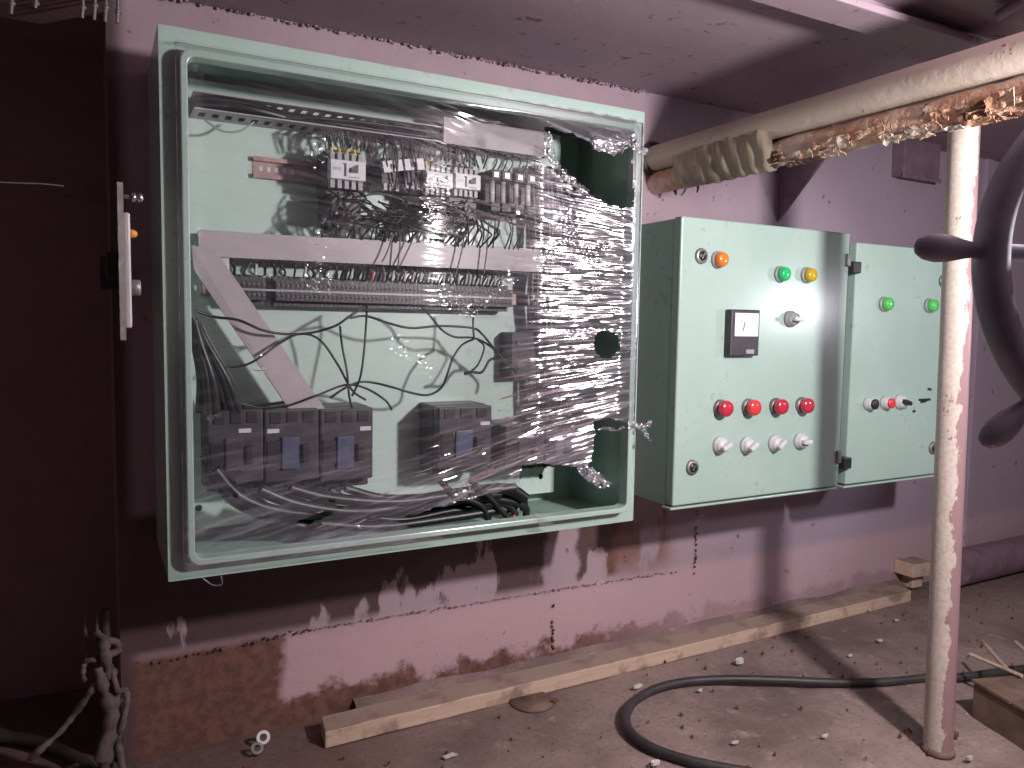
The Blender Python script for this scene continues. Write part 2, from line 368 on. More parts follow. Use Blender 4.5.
# small box added in place of a shadow high on the wall
b = MB(); a = P(906, 133, -0.03); c = P(934, 180, -0.03)
b.box(a.x, c.x+0.02, -0.03, 0.004, c.z, a.z); b.box(a.x-0.006, c.x+0.026, -0.034, -0.03, c.z-0.006, c.z+0.004)
tag(b.build('wall_shade_box', 'gusset_paint', bevel=0.003), 'mauve box added as shade high on the wall beside the white pole', 'box')

# ================================================================== large open enclosure
EX0, EX1, EZ0, EZ1 = 0.070, 0.771, H-0.318, H+0.339
IX0, IX1, IZ0, IZ1 = 0.099, 0.742, H-0.289, H+0.303
FY = -0.20
enc = thing('control_enclosure', 'large open pale-green control enclosure covered in torn clear film', 'enclosure', (0.42, 0, EZ0))
b = MB()
b.box(EX0, EX0+0.002, FY, 0.006, EZ0, EZ1); b.box(EX1-0.002, EX1, FY, 0.006, EZ0, EZ1)
b.box(EX0, EX1, FY, 0.006, EZ1-0.002, EZ1); b.box(EX0, EX1, FY, 0.006, EZ0, EZ0+0.002)
b.build('outer_shell', 'green_paint', enc)
b = MB(); y1 = -0.012; ax0, ax1, az0, az1 = EX0+0.003, EX1-0.003, EZ0+0.003, EZ1-0.003
b.box(ax0-0.001, ax0, FY+0.0015, y1, az0, az1); b.box(ax1, ax1+0.001, FY+0.0015, y1, az0, az1)
b.box(ax0, ax1, FY+0.0015, y1, az1, az1+0.001); b.box(ax0, ax1, FY+0.0015, y1, az0-0.001, az0); b.box(ax0, ax1, y1-0.002, y1, az0, az1)
b.build('inner_tray', 'green_inside', enc)
def ring(x0, x1, z0, z1, r, k=6):
    pts = []
    for cx, cz, a0 in ((x1-r, z1-r, 0), (x0+r, z1-r, 90), (x0+r, z0+r, 180), (x1-r, z0+r, 270)):
        for i in range(k+1):
            a = math.radians(a0 + 90*i/k); pts.append((cx+r*math.cos(a), cz+r*math.sin(a)))
    return pts
def ring_mesh(outer, inner, yo, yi):
    "frame between two matching outlines, with depth from yo (front) to yi"
    b = MB(); n = len(outer)
    vs = [(p[0], yo, p[1]) for p in outer]+[(p[0], yo, p[1]) for p in inner]+[(p[0], yi, p[1]) for p in outer]+[(p[0], yi, p[1]) for p in inner]
    fs = []
    for i in range(n):
        j = (i+1) % n
        fs += [(i, j, n+j, n+i), (2*n+i, 3*n+i, 3*n+j, 2*n+j), (i, 2*n+i, 2*n+j, j), (n+i, n+j, 3*n+j, 3*n+i)]
    return b.add(vs, fs)
ring_mesh(ring(EX0, EX1, EZ0, EZ1, 0.002), ring(IX0, IX1, IZ0, IZ1, 0.010), FY-0.0005, FY+0.0015).build('front_flange', 'green_paint', enc)
ring_mesh(ring(IX0-0.008, IX1+0.009, IZ0-0.008, IZ1+0.009, 0.016), ring(IX0, IX1, IZ0, IZ1, 0.010), FY-0.020, FY).build('sealing_rim', 'green_paint', enc, bevel=0.0015)
YP = -0.045
PX0, PX1, PZ0, PZ1 = 0.092, 0.715, EZ0+0.022, EZ1-0.012
b = MB(); b.box(PX0, PX1, YP, YP+0.002, PZ0, PZ1); b.box(PX1-0.002, PX1, YP, YP+0.012, PZ0, PZ1); b.box(PX0, PX0+0.002, YP, YP+0.012, PZ0, PZ1)
plate = b.build('mounting_plate', 'plate_paint', enc)
for x in (PX0+0.03, PX1-0.03):
    for z in (PZ0+0.03, PZ1-0.03):
        b = MB(); b.lathe((x, -0.012, z), (0,-1,0), [(0, 0.005), (YP*-1-0.012, 0.005)], 10); b.build('standoff', 'dull_metal', enc)
b = MB(); q = P(630, 483, FY-0.001); b.lathe((q.x, FY, q.z), (0,-1,0), [(0, 0.0022), (0.001, 0.0022)], 10); b.build('flange_hole', 'ink', enc)

# upper trunking, open on the left with cables in it, covered on the right
DZ0, DZ1, DY = H+0.2745, H+0.292, -0.100
duct = thing('wire_trunking', 'slotted grey wire trunking under the top of the open enclosure', 'trunking', (0.39, YP, DZ0))
b = MB(); b.box(0.118, 0.655, YP-0.0015, YP, DZ0, DZ1+0.006); b.build('trunking_base', 'duct_grey', duct)
def slotted(z0, z1, name):
    b = MB(); x = 0.118; b.box(0.118, 0.655, DY, DY+0.018, z0, z1); b.box(0.118, 0.655, YP-0.014, YP, z0, z1)
    while x < 0.653: b.box(x, x+0.0085, DY+0.018, YP-0.014, z0, z1); x += 0.0170
    return b.build(name, 'duct_grey', duct)
slotted(DZ0, DZ0+0.0018, 'lower_wall'); slotted(DZ1+0.004, DZ1+0.0058, 'upper_wall')
b = MB(); b.box(0.468, 0.650, DY-0.004, DY-0.001, H+0.272, H+0.312); b.box(0.468, 0.650, DY-0.004, DY+0.01, H+0.272, H+0.2735)
b.build('trunking_cover', 'cover_grey', duct, bevel=0.0008)
random.seed(11)
def wirename(mat): return {'wire_black':'black','wire_grey':'grey','wire_brown':'brown'}[mat]
def wire(pts, r, mat, label, group, name='control_wire', k=6, n=6):
    pts = smooth_path(pts, k); b = MB(); b.tube(pts, r, n)
    return tag(b.build(name, mat, origin=pts[0]), label, 'wire', group)
for i in range(11):
    z = DZ0+0.0055+0.0085*random.random()*1.2; y = -0.055-0.034*random.random(); x0 = 0.122+random.uniform(0, 0.01)
    x1 = random.choice([0.26, 0.45, 0.46, 0.62])
    pts = [(x0+(x1-x0)*t, y+random.uniform(-.004,.004), min(DZ1+0.001, z+random.uniform(-.002,.003))) for t in (0, .25, .5, .75, 1)]
    wire(pts, 0.0029, 'wire_black', 'thick black cable lying inside the slotted upper trunking', 'cables in the upper trunking', 'power_cable')
for i, (z, r) in enumerate(((0.283, 0.0058), (0.2885, 0.0050), (0.281, 0.0050))):
    wire([(0.120, -0.090-0.002*i, H+z), (0.16, -0.094, H+z+0.003), (0.20, -0.095+0.004*i, H+z+0.001), (0.245-0.01*i, -0.085, H+z-0.002)], r, 'wire_black',
         'thick black cable end bulging from the left end of the upper trunking', 'cable ends in the upper trunking', 'power_cable', n=8)
# loose film-like sleeve hanging under the trunking
b = MB(); b.tube(smooth_path([P(205,120,-.095), P(222,131,-.097), P(240,131,-.097), P(254,122,-.095)], 6), 0.0014, 6)
tag(b.build('clear_sleeve', 'cover_grey', origin=P(230,131,-.097)), 'thin pale plastic sleeve looping below the upper trunking', 'sleeve')

# DIN rail
RZ0, RZ1 = H+0.203, H+0.231
rail = thing('mounting_rail', 'pinkish slotted metal mounting rail behind the contactors', 'rail', (0.42, YP, RZ0))
b = MB(); b.box(0.200, 0.660, YP-0.0012, YP, RZ0+0.004, RZ1-0.004)
for z in (RZ0+0.004, RZ1-0.0052): b.box(0.200, 0.660, YP-0.0075, YP, z, z+0.0012)
b.box(0.200, 0.660, YP-0.0085, YP-0.0075, RZ0-0.001, RZ0+0.0052); b.box(0.200, 0.660, YP-0.0085, YP-0.0075, RZ1-0.0052, RZ1+0.001)
b.build('rail_profile', 'rail_metal', rail)
x = 0.209
for i in range(5):
    b = MB(); b.box(x+i*0.011, x+i*0.011+0.0045, YP-0.0018, YP-0.0011, H+0.213, H+0.2195); b.build('rail_slot', 'plate_paint', rail)

# contactors
def contactor(x0, x1, zt, zb, label, tips, ntips=4):
    c = thing('contactor', label, 'contactor', ((x0+x1)/2, YP, zb), 'white-faced contactors on the rail')
    wd = x1-x0
    b = MB(); b.box(x0, x1, -0.104, YP-0.0085, zb-0.006, zt+0.006); b.box(x0+0.002, x1-0.002, -0.112, -0.104, zb+0.004, zt-0.004)
    b.build('body', 'charcoal_plastic', c, bevel=0.0012)
    h = zt-zb
    b = MB(); b.box(x0, x1, -0.130, -0.112, zb+h*0.24, zt-h*0.24); b.build('front_cover', 'white_plastic', c, bevel=0.001)
    b = MB(); b.box(x0+wd*0.08, x0+wd*0.30, -0.1306, -0.1300, zb+h*0.47, zb+h*0.55); b.build('blue_print', 'pale_blue', c)
    b = MB(); b.box(x0+wd*0.38, x0+wd*0.44, -0.1306, -0.130, zb+h*0.32, zb+h*0.66); b.box(x0+wd*0.34, x0+wd*0.44, -0.1306, -0.13, zb+h*0.64, zb+h*0.67)
    b.box(x0+wd*0.5, x0+wd*0.82, -0.1306, -0.13, zb+h*0.305, zb+h*0.32); b.build('black_print', 'ink', c)
    b = MB(); b.prism([(x0+wd*0.56, -0.130, zb+h*0.44), (x0+wd*0.76, -0.130, zb+h*0.44), (x0+wd*0.76, -0.130, zb+h*0.66), (x0+wd*0.68, -0.130, zb+h*0.60), (x0+wd*0.56, -0.130, zb+h*0.55)], (0, -0.004, 0))
    b.build('armature', 'ink', c)
    for k in range(5):
        xx = x0 + wd*(0.1+0.2*k)
        for zz, zz2 in ((zt-h*0.24, zt-0.001), (zb+0.001, zb+h*0.24)):
            b = MB(); b.box(xx-wd*0.06, xx+wd*0.06, -0.122, -0.110, zz, zz2); b.build('terminal_shroud', 'grey_plastic', c)
    for k in range(ntips):
        xx = x0+wd*(0.1+0.22*k)
        b = MB(); b.tube([(xx, -0.118, zt-0.004), (xx, -0.114, zt+0.006)], 0.0026, 8); b.build('wire_sleeve', tips[k % len(tips)], c)
    return c
contactor(0.289, 0.339, H+0.237, H+0.186, 'white contactor with yellow wire sleeves at the left end of the row', ['yellow_sleeve'])
contactor(0.431, 0.473, H+0.234, H+0.190, 'white contactor with an orange and a yellow wire sleeve', ['yellow_sleeve', 'orange_sleeve'], 2)
contactor(0.477, 0.519, H+0.236, H+0.192, 'white contactor next to the porcelain fuses', ['wire_brown'], 3)
# tilted relays between them
def relay(x0, z0, ang, label):
    c = thing('plug_in_relay', label, 'relay', (x0+0.014, YP, z0), 'small tilted relays')
    b = MB(); b.box(x0, x0+0.028, -0.112, YP-0.0085, z0-0.026, z0+0.012); b.build('body', 'black_plastic', c, bevel=0.001)
    R = Matrix.Rotation(-ang, 3, 'Y')
    b = MB(); b.box(x0-0.001, x0+0.029, -0.122, -0.112, z0-0.008, z0+0.008, R); b.build('name_tag', 'white_plastic', c)
    b = MB(); b.box(x0+0.010, x0+0.018, -0.1228, -0.122, z0-0.004, z0+0.003, R); b.build('tag_print', 'ink', c)
    for k in range(3):
        b = MB(); b.box(x0+0.003+0.009*k, x0+0.008+0.009*k, -0.114, -0.10, z0-0.034, z0-0.024); b.build('terminal', 'grey_plastic', c)
relay(0.368, H+0.226, math.radians(12), 'small black relay with tilted white tag beside the yellow-sleeved contactor')
relay(0.401, H+0.232, math.radians(8), 'small black relay with dull tag beside the orange-sleeved contactor')
# overload relays hanging under the contactors
for (x0, x1, zt), lab in zip(((0.293,0.336,0.178),(0.433,0.472,0.183),(0.479,0.518,0.185)), ('dark overload relay under the yellow-sleeved contactor', 'dark overload relay under the orange-sleeved contactor', 'dark overload relay under the contactor next to the fuses')):
    c = thing('overload_relay', lab, 'relay', ((x0+x1)/2, YP, H+zt-0.03), 'dark overload relays')
    b = MB(); b.box(x0, x1, -0.118, YP, H+zt-0.033, H+zt+0.001); b.build('body', 'charcoal_plastic', c, bevel=0.0015)
    for k in range(3):
        xx = x0+0.007+k*(x1-x0-0.014)/2
        b = MB(); b.lathe((xx, -0.118, H+zt-0.026), (0,-1,0), [(0, 0.0034), (0.002, 0.0034), (0.0025, 0.002)], 10); b.build('terminal_screw', 'dull_metal', c)
    b = MB(); b.lathe(((x0+x1)/2, -0.118, H+zt-0.011), (0,-1,0), [(0, 0.005), (0.004, 0.0045)], 12); b.build('setting_dial', 'grey_plastic', c)
# fuse holders
for i, px in enumerate((496, 507, 520, 532)):
    q = P(px, 190, -0.118); x = q.x
    c = thing('fuse_holder', ['white fuse in black holder next to the contactor', 'second white fuse from the contactor', 'third white fuse from the contactor', 'white fuse at the far right of the row'][i], 'fuse', (x, YP, H+0.178), 'fuses at the right of the rail')
    b = MB(); b.box(x-0.0098, x+0.0098, -0.085, YP-0.0085, H+0.176, H+0.241)
    b.box(x-0.0085, x+0.0085, -0.118, -0.085, H+0.224, H+0.240); b.box(x-0.0085, x+0.0085, -0.118, -0.085, H+0.176, H+0.190); b.build('holder', 'black_plastic', c, bevel=0.001)
    b = MB(); b.lathe((x, -0.104, H+0.190), (0,0,1), [(0, 0.0044), (0.034, 0.0044)], 12); b.build('fuse_tube', 'porcelain', c)
    b = MB(); b.box(x-0.004, x+0.004, -0.119, -0.115, H+0.228, H+0.236); b.build('clip', 'bright_metal', c)

# wires: trunking down to the contactor row
random.seed(3)
mats = ['wire_black', 'wire_black', 'wire_black', 'wire_black', 'wire_black', 'wire_grey', 'wire_brown']
for i in range(78):
    x0 = random.uniform(0.275, 0.535); x1 = x0 + random.uniform(-0.012, 0.018); mt = random.choice(mats)
    zt = DZ0+0.004; zb = H+random.uniform(0.238, 0.247) if not (0.36 < x1 < 0.43) else H+random.uniform(0.19, 0.24)
    yb = -0.116 if 0.28 < x1 < 0.53 else -0.09
    wire([(x0, -0.082, zt), (x0+0.003, -0.10+random.uniform(-.02,.01), zt-0.012), ((x0+x1)/2, -0.118+random.uniform(-.012,.008), (zt+zb)/2+0.003), (x1, yb-0.003, zb)],
         random.uniform(0.0011, 0.0016), mt, 'thin %s control wire dropping from the upper trunking to the contactor row' % wirename(mt), 'wires above the contactors', k=4, n=5)
for i in range(8):
    x1 = [0.548, 0.556, 0.566, 0.576, 0.590, 0.602, 0.615, 0.628][i]; x0 = x1 + random.uniform(-0.02, 0.004)
    wire([(x0, -0.085, DZ0), (x0+0.002, -0.112, DZ0-0.01), (x1+0.004, -0.118, H+0.255), (x1, -0.108, H+0.238)], 0.0013, 'wire_black', 'thin black wire arching from the covered trunking into the fuses', 'wires above the fuses', k=4, n=5)
# wires: contactor row down into the middle trunking
for i in range(70):
    x0 = random.uniform(0.285, 0.53); x1 = x0 + random.uniform(-0.025, 0.03); mt = random.choice(mats)
    zt = H+random.uniform(0.150, 0.19); zb = H+0.112
    bow = random.uniform(-0.018, 0.02)
    wire([(x0, -0.112, zt), (x0+bow, -0.128+random.uniform(-.015,.006), zt-0.016), (x1+bow, -0.122, (zt+zb)/2), (x1, -0.085, zb)],
         random.uniform(0.0011, 0.0017), mt, 'thin %s control wire running from the contactors down behind the middle trunking cover' % wirename(mt), 'wires below the contactors', k=4, n=5)
for i in range(14):     # loops running sideways under the relays
    x0 = random.uniform(0.28, 0.42); x1 = x0 + random.uniform(0.06, 0.16); z = H+random.uniform(0.135, 0.182); mt = random.choice(mats)
    wire([(x0, -0.11, z), (x0+(x1-x0)*.3, -0.126, z+random.uniform(-.018,.01)), (x0+(x1-x0)*.7, -0.130, z+random.uniform(-.018,.008)), (x1, -0.108, z-random.uniform(0,.02))],
         0.0014, mt, 'thin %s wire looping sideways below the contactor row' % wirename(mt), 'sideways wire loops below the contactors', k=5, n=5)
for i in range(8):
    x0 = [0.548, 0.556, 0.566, 0.576, 0.590, 0.602, 0.615, 0.628][i]; x1 = x0 + random.choice([-0.01, 0.012, 0.016, -0.004])
    wire([(x0, -0.105, H+0.178), (x0, -0.120, H+0.168), ((x0+x1)/2+random.uniform(-.006,.006), -0.122, H+0.148), (x1, -0.09, H+0.112)], 0.0012, 'wire_black',
         'thin black wire hanging from the fuses to the middle trunking', 'wires below the fuses', k=5, n=5)
# wires lying over the middle cover
for pts in ([(395,228),(388,250),(382,262)], [(402,222),(400,245),(398,268)], [(417,230),(408,250),(400,266)], [(466,225),(462,250),(456,274)], [(489,222),(487,250),(484,274)]):
    wire([P(px, py, -0.114) for px, py in pts], 0.0012, 'wire_grey', 'thin grey wire crossing in front of the middle trunking cover', 'wires over the middle cover', k=4, n=5)

# middle trunking with its cover
tr2 = thing('wire_trunking', 'horizontal trunking with plain mauve-grey cover across the middle of the enclosure', 'trunking', (0.38, YP, H+0.085))
b = MB(); b.box(0.125, 0.650, -0.096, YP, H+0.088, H+0.0895); b.box(0.125, 0.650, -0.096, YP, H+0.118, H+0.1195); b.box(0.125, 0.65, YP-0.0015, YP, H+0.088, H+0.1195); b.build('trunking_body', 'duct_grey', tr2)
b = MB(); b.prism([(0.121, -0.0965, H+0.118), (0.645, -0.0965, H+0.125), (0.648, -0.0965, H+0.087), (0.121, -0.0965, H+0.084)], (0, -0.003, 0)); b.build('trunking_cover', 'cover_grey', tr2, bevel=0.0006)
# loose diagonal cover leaning below
b = MB(); b.prism([(0.112, -0.1010, H+0.098), (0.142, -0.1010, H+0.092), (0.287, -0.112, H-0.127), (0.237, -0.112, H-0.127), (0.114, -0.1010, H+0.066)], (0, -0.003, 0))
tag(b.build('trunking_cover', 'cover_grey', origin=(0.26, -0.11, H-0.127), bevel=0.0005), 'loose mauve-grey trunking cover leaning diagonally across the lower left', 'cover')

# terminal strip
ts = thing('terminal_strip', 'long row of narrow dark terminal blocks below the middle trunking', 'terminals', (0.37, YP, H+0.022))
b = MB(); b.box(0.13, 0.66, YP-0.008, YP, H+0.034, H+0.052); b.build('rail_profile', 'rail_metal', ts)
tb = None; x = 0.163; i = 0
b = MB(); b.box(x, x+0.0060, -0.074, YP-0.008, H+0.022, H+0.064); b.box(x, x+0.0060, -0.090, -0.074, H+0.029, H+0.057); b.box(x+0.0012, x+0.0048, -0.0905, -0.089, H+0.033, H+0.038); b.box(x+0.0012, x+0.0048, -0.0905, -0.089, H+0.047, H+0.052)
proto = b.build('terminal_block', 'charcoal_plastic', ts)
b = MB(); b.lathe((x+0.003, -0.0905, H+0.0505), (0,-1,0), [(0, 0.0017), (0.0006, 0.0017)], 8); b.lathe((x+0.003, -0.0905, H+0.0355), (0,-1,0), [(0, 0.0017), (0.0006, 0.0017)], 8)
ps = b.build('terminal_screw', 'dull_metal', proto)
for i in range(1, 66):
    if i in (7, 8): continue
    c = proto.copy(); C.objects.link(c); c.parent = ts; c.location = Vector(proto.location) + Vector((0.0066*i, 0, 0))
    s = ps.copy(); C.objects.link(s); s.parent = c
b = MB(); b.box(0.163, 0.60, -0.0915, -0.0895, H+0.0415, H+0.0445); b.build('marker_strip', 'grey_plastic', ts)
# short wires with ferrules into the strip
random.seed(5)
for i in range(52):
    if i < 9: x = 0.168+0.0135*i
    else: x = 0.31+0.0064*(i-9)
    if x > 0.60: break
    mt = random.choice(mats); top = x+random.uniform(-.006,.006)
    wire([(top, -0.075, H+0.090), (top+random.uniform(-.004,.004), -0.093, H+0.080), (x, -0.088, H+0.070), (x, -0.081, H+0.0635)], 0.0016 if i % 4 else 0.0022, mt,
         'short %s wire dropping from the middle trunking into the terminal strip' % wirename(mt), 'wires into the terminal strip', k=3, n=5)
    if i % 5 == 2 or i > 24 and i % 2:
        fm = random.choice(['red_sleeve', 'ferrule_white', 'ferrule_white', 'red_sleeve', 'orange_sleeve']) if i < 24 else 'ferrule_white'
        b = MB(); b.tube([(x, -0.0885, H+0.064), (x+random.uniform(-.002,.002), -0.0935, H+0.078)], 0.0021, 6)
        tag(b.build('wire_ferrule', fm, origin=(x, -0.0885, H+0.064)), {'red_sleeve':'red','ferrule_white':'white','orange_sleeve':'orange'}[fm]+' ferrule sleeve on a wire entering the terminal strip', 'ferrule', 'ferrules over the terminal strip')
b = MB(); b.box(0.150, 0.160, -0.095, YP-0.008, H+0.056, H+0.084)
tag(b.build('end_stop', 'ferrule_white', origin=(0.155,-0.07,H+0.056), bevel=0.001), 'white end stop at the left end of the terminal strip', 'end stop')

# loose wire loops over the bare middle of the plate
YW = -0.125
loops = [
 ([(196,311),(215,317),(238,320),(262,330),(285,334),(310,333),(335,326),(350,316),(367,305)], 0.0019, 'long black wire drooping from the left edge behind the diagonal cover', YW),
 ([(216,362),(232,367),(248,364),(262,356),(280,343),(300,334),(320,340),(338,365),(352,390),(366,400)], 0.0017, 'black wire looping under the diagonal cover towards the left breaker', YW),
 ([(340,326),(342,345),(347,372),(349,395),(352,408)], 0.0016, 'black wire hanging straight down left of the crossed wires', YW),
 ([(367,305),(366,325),(364,352),(360,378),(352,396)], 0.0016, 'black wire hanging down from the terminal strip to the breaker top', YW),
 ([(350,318),(366,316),(385,322),(410,328),(440,326),(472,328),(482,334),(492,346),(505,360),(514,369)], 0.0018, 'long black wire running right to the bare cable ends', YW),
 ([(421,306),(432,318),(442,330),(455,337),(474,338),(490,346),(502,358)], 0.0017, 'black wire slanting from the strip into the wire junction', YW),
 ([(475,306),(473,322),(474,338)], 0.0016, 'short black wire dropping from the strip to the wire junction', YW),
 ([(474,339),(462,345),(453,358),(447,375),(441,388),(428,395),(412,393),(395,388),(375,383),(360,382),(345,388),(330,398)], 0.0018, 'long black wire sweeping in a wide loop above the second breaker', YW),
 ([(500,358),(490,360),(482,372),(472,372),(464,374)], 0.0022, 'frayed black wire end hanging from the junction', YW),
 ([(478,340),(484,346),(482,356),(477,366),(470,372)], 0.0015, 'thin frayed strand beside the wire junction', YW),
 ([(502,358),(510,366),(516,372),(515,380)], 0.0020, 'stubby black wire end pointing at the crinkled film', YW),
 ([(240,404),(265,408),(290,405),(318,395),(345,385),(365,388),(385,400),(392,410)], 0.0017, 'black wire running along the top of the left breakers', -0.120),
 ([(230,400),(255,405),(285,402),(302,398)], 0.0022, 'thick black wire ending behind the diagonal cover', -0.108),
]
for pts, r, lab, y in loops:
    wire([P(px, py, y+0.004*math.sin(i*1.7)) for i, (px, py) in enumerate(pts)], r, 'wire_black', lab, 'loose wire loops on the plate', 'loose_wire')
# power cables at the left edge
random.seed(9)
for i in range(16):
    t = i/15; px0 = 196+12*t; px1 = 200+42*t; y = -0.10-0.03*random.random()
    wire([P(192+5*t, 318+6*t, y), P(px0, 345, y-0.005), P((px0+px1)/2+3, 378, y-0.008), P(px1, 412, y)], 0.0060, 'wire_black', 'thick black power cable slanting down the left edge to the breakers', 'power cables at the left edge', 'power_cable', k=5, n=8)

for i in range(13):     # black cables added as shade at the right of the plate, behind the film
    x = 0.640+0.0065*i+random.uniform(-.002,.002); y = -0.066-0.02*random.random()
    wire([(x, y, H-0.150), (x+random.uniform(-.012,.012), y-0.006, H-0.07), (x+random.uniform(-.012,.012), y-0.01, H+0.05), (x+random.uniform(-.01,.01), y-0.006, H+0.16), (x-0.01, y, H+0.262)], 0.0048,
         'wire_black', 'thick black cable added as shade behind the crinkled film at the right', 'cables added as shade at the right of the plate', 'power_cable', k=6, n=8)
# breakers
def breaker(x0, x1, zt, zb, yf, label, blue, lab_dx, group='moulded breakers'):
    c = thing('circuit_breaker', label, 'breaker', ((x0+x1)/2, YP, zb), group); wd = x1-x0; h = zt-zb
    b = MB(); b.box(x0, x1, yf+0.022, YP, zb, zt); b.box(x0, x1, yf, yf+0.022, zb+h*0.12, zt-0.001); b.build('body', 'charcoal_plastic', c, bevel=0.0025)
    b = MB(); b.box(x0+wd*0.30, x0+wd*0.62, yf-0.005, yf, zb+h*0.27, zb+h*0.66); b.build('front_panel', blue, c, bevel=0.0015)
    b = MB(); b.box(x0+wd*0.66, x0+wd*0.80, yf-0.010, yf, zb+h*0.36, zb+h*0.56); b.build('toggle', 'black_plastic', c, bevel=0.0015)
    b = MB(); b.box(x0+wd*lab_dx, x0+wd*lab_dx+0.016, yf-0.0008, yf+0.0005, zt-h*0.285, zt-h*0.235); b.build('white_label', 'white_plastic', c)
    for k in range(3):
        xx = x0+wd*(0.2+0.3*k)
        b = MB(); b.box(xx-wd*0.10, xx+wd*0.10, yf-0.0015, yf+0.002, zt-h*0.17, zt-h*0.03); b.build('terminal_shroud', 'black_plastic', c, bevel=0.0006)
        b = MB(); b.lathe((xx, yf+0.022, zb+h*0.06), (0,-1,0), [(0, 0.005), (0.004, 0.005), (0.005, 0.003)], 10); b.build('terminal_screw', 'hinge_black', c)
    b = MB(); b.box(x0+wd*0.05, x0+wd*0.28, yf-0.002, yf, zb+h*0.34, zb+h*0.62); b.build('side_window', 'black_plastic', c)
    return c
breaker(0.126, 0.197, H-0.118, H-0.232, -0.125, 'dark breaker at the lower left corner of the enclosure', 'charcoal_plastic', 0.55)
breaker(0.1985, 0.273, H-0.120, H-0.236, -0.125, 'dark breaker with dull blue panel in the middle of the left three', 'blue_plastic', 0.05)
breaker(0.2745, 0.352, H-0.122, H-0.241, -0.125, 'dark breaker with bright blue panel at the right of the left three', 'blue_plastic', 0.75)
br = breaker(0.455, 0.546, H-0.126, H-0.236, -0.125, 'dark breaker with blue face and amber label standing alone', 'blue_plastic', 0.78)
b = MB(); q = P(461, 434, -0.127); b.box(q.x-0.012, q.x+0.008, -0.1262, -0.1240, q.z-0.005, q.z+0.004); b.build('amber_label', 'amber_label', br)
breaker(0.572, 0.646, H-0.160, H-0.238, -0.122, 'dark breaker behind the crinkled film at the lower right', 'charcoal_plastic', 0.5)
breaker(0.648, 0.700, H-0.165, H-0.238, -0.122, 'narrow dark breaker at the right edge of the plate', 'blue_plastic', 0.3)
# a dark terminal box on the right of the plate behind the film
tbx = thing('junction_box', 'dark junction box behind the crinkled film below the terminal strip', 'box', (0.65, YP, H-0.09))
b = MB(); b.box(0.600, 0.700, -0.085, YP, H-0.085, H-0.012); b.build('body', 'charcoal_plastic', tbx, bevel=0.002)
for z in (H-0.03, H-0.067):
    for x in (0.612, 0.688):
        b = MB(); b.lathe((x, -0.085, z), (0,-1,0), [(0, 0.004), (0.003, 0.0035)], 8); b.build('lid_screw', 'dull_metal', tbx)

# black cables along the bottom
random.seed(21)
bot = [([(205,455),(215,480),(240,505),(285,520),(345,514),(420,500),(490,492),(520,495),(524,510)], 0.0070),
       ([(235,488),(265,512),(320,524),(400,514),(470,500),(515,500),(505,518)], 0.0065), ([(250,495),(300,526),(370,524),(440,512),(500,503),(516,515)], 0.006),
       ([(330,490),(360,505),(420,507),(480,498),(522,505),(526,516)], 0.006), ([(300,490),(340,510),(400,520),(460,510),(490,518)], 0.0055), ([(345,488),(385,498),(440,496),(500,490),(524,500)], 0.006),
       ([(215,470),(245,500),(300,514),(370,508),(450,494),(505,488),(526,498)], 0.008), ([(260,490),(300,505),(360,512),(430,503),(500,494)], 0.0085), ([(290,488),(330,498),(400,502),(470,492),(515,488)], 0.008), ([(320,524),(380,527),(450,518),(500,510)], 0.007), ([(440,480),(455,495),(480,505),(488,520)], 0.005), ([(470,480),(490,498),(500,510),(512,522)], 0.0045)]
for i, (pts, r) in enumerate(bot):
    wire([P(px, py, -0.115-0.004*i) for px, py in pts], r, 'wire_black', ['thick','slim'][r < 0.0062]+' black cable sagging along the bottom of the enclosure', 'cables along the enclosure bottom', 'power_cable', k=6, n=8)
for px, py in ((513,516), (507,521)):
    b = MB(); q = P(px, py, -0.14); b.tube([q, q+Vector((0.006, -0.004, -0.006))], 0.003, 6)
    tag(b.build('cable_end', 'red_sleeve', origin=q), 'red sleeved cable end at the bottom of the enclosure', 'cable end', 'red cable ends')

# ------------------------------------------------------------------ the torn clear film
YF = FY - 0.0225
def poly(px): return [(P(a, c, YF).x, P(a, c, YF).z) for a, c in px]
def inside(x, z, pl):
    r = False; j = len(pl)-1
    for i in range(len(pl)):
        xi, zi = pl[i]; xj, zj = pl[j]
        if (zi > z) != (zj > z) and x < (xj-xi)*(z-zi)/(zj-zi)+xi: r = not r
        j = i
    return r
holes = [poly(h) for h in (
 [(547,126),(575,133),(592,140),(600,148),(613,150),(621,143),(634,138),(634,206),(625,208),(610,203),(598,195),(590,193),(580,187),(570,178),(560,168),(552,158),(548,145)],
 [(599,421),(612,419),(634,424),(634,520),(560,530),(535,510),(527,484),(530,470),(548,466),(575,468),(587,470),(595,462),(599,448)],
 [(598,340),(604,332),(613,331),(621,336),(622,350),(616,358),(606,359),(600,352)],
 [(297,524),(318,514),(345,505),(344,510),(325,518),(305,526)],
 [(395,522),(440,507),(490,497),(512,492),(530,490),(540,530),(470,545),(430,534)],
 [(227,482),(234,478),(241,498),(236,500)], [(201,351),(208,345),(213,353),(205,358)], [(219,404),(227,402),(229,409),(222,411)], [(330,500),(338,498),(336,503),(331,504)])]
boxes = [(min(p[0] for p in h)-.01, max(p[0] for p in h)+.01, min(p[1] for p in h)-.01, max(p[1] for p in h)+.01) for h in holes]
GX, GZ = 210, 600
FX0, FX1, FZ0, FZ1 = IX0-0.013, IX1+0.013, IZ0-0.013, IZ1+0.022
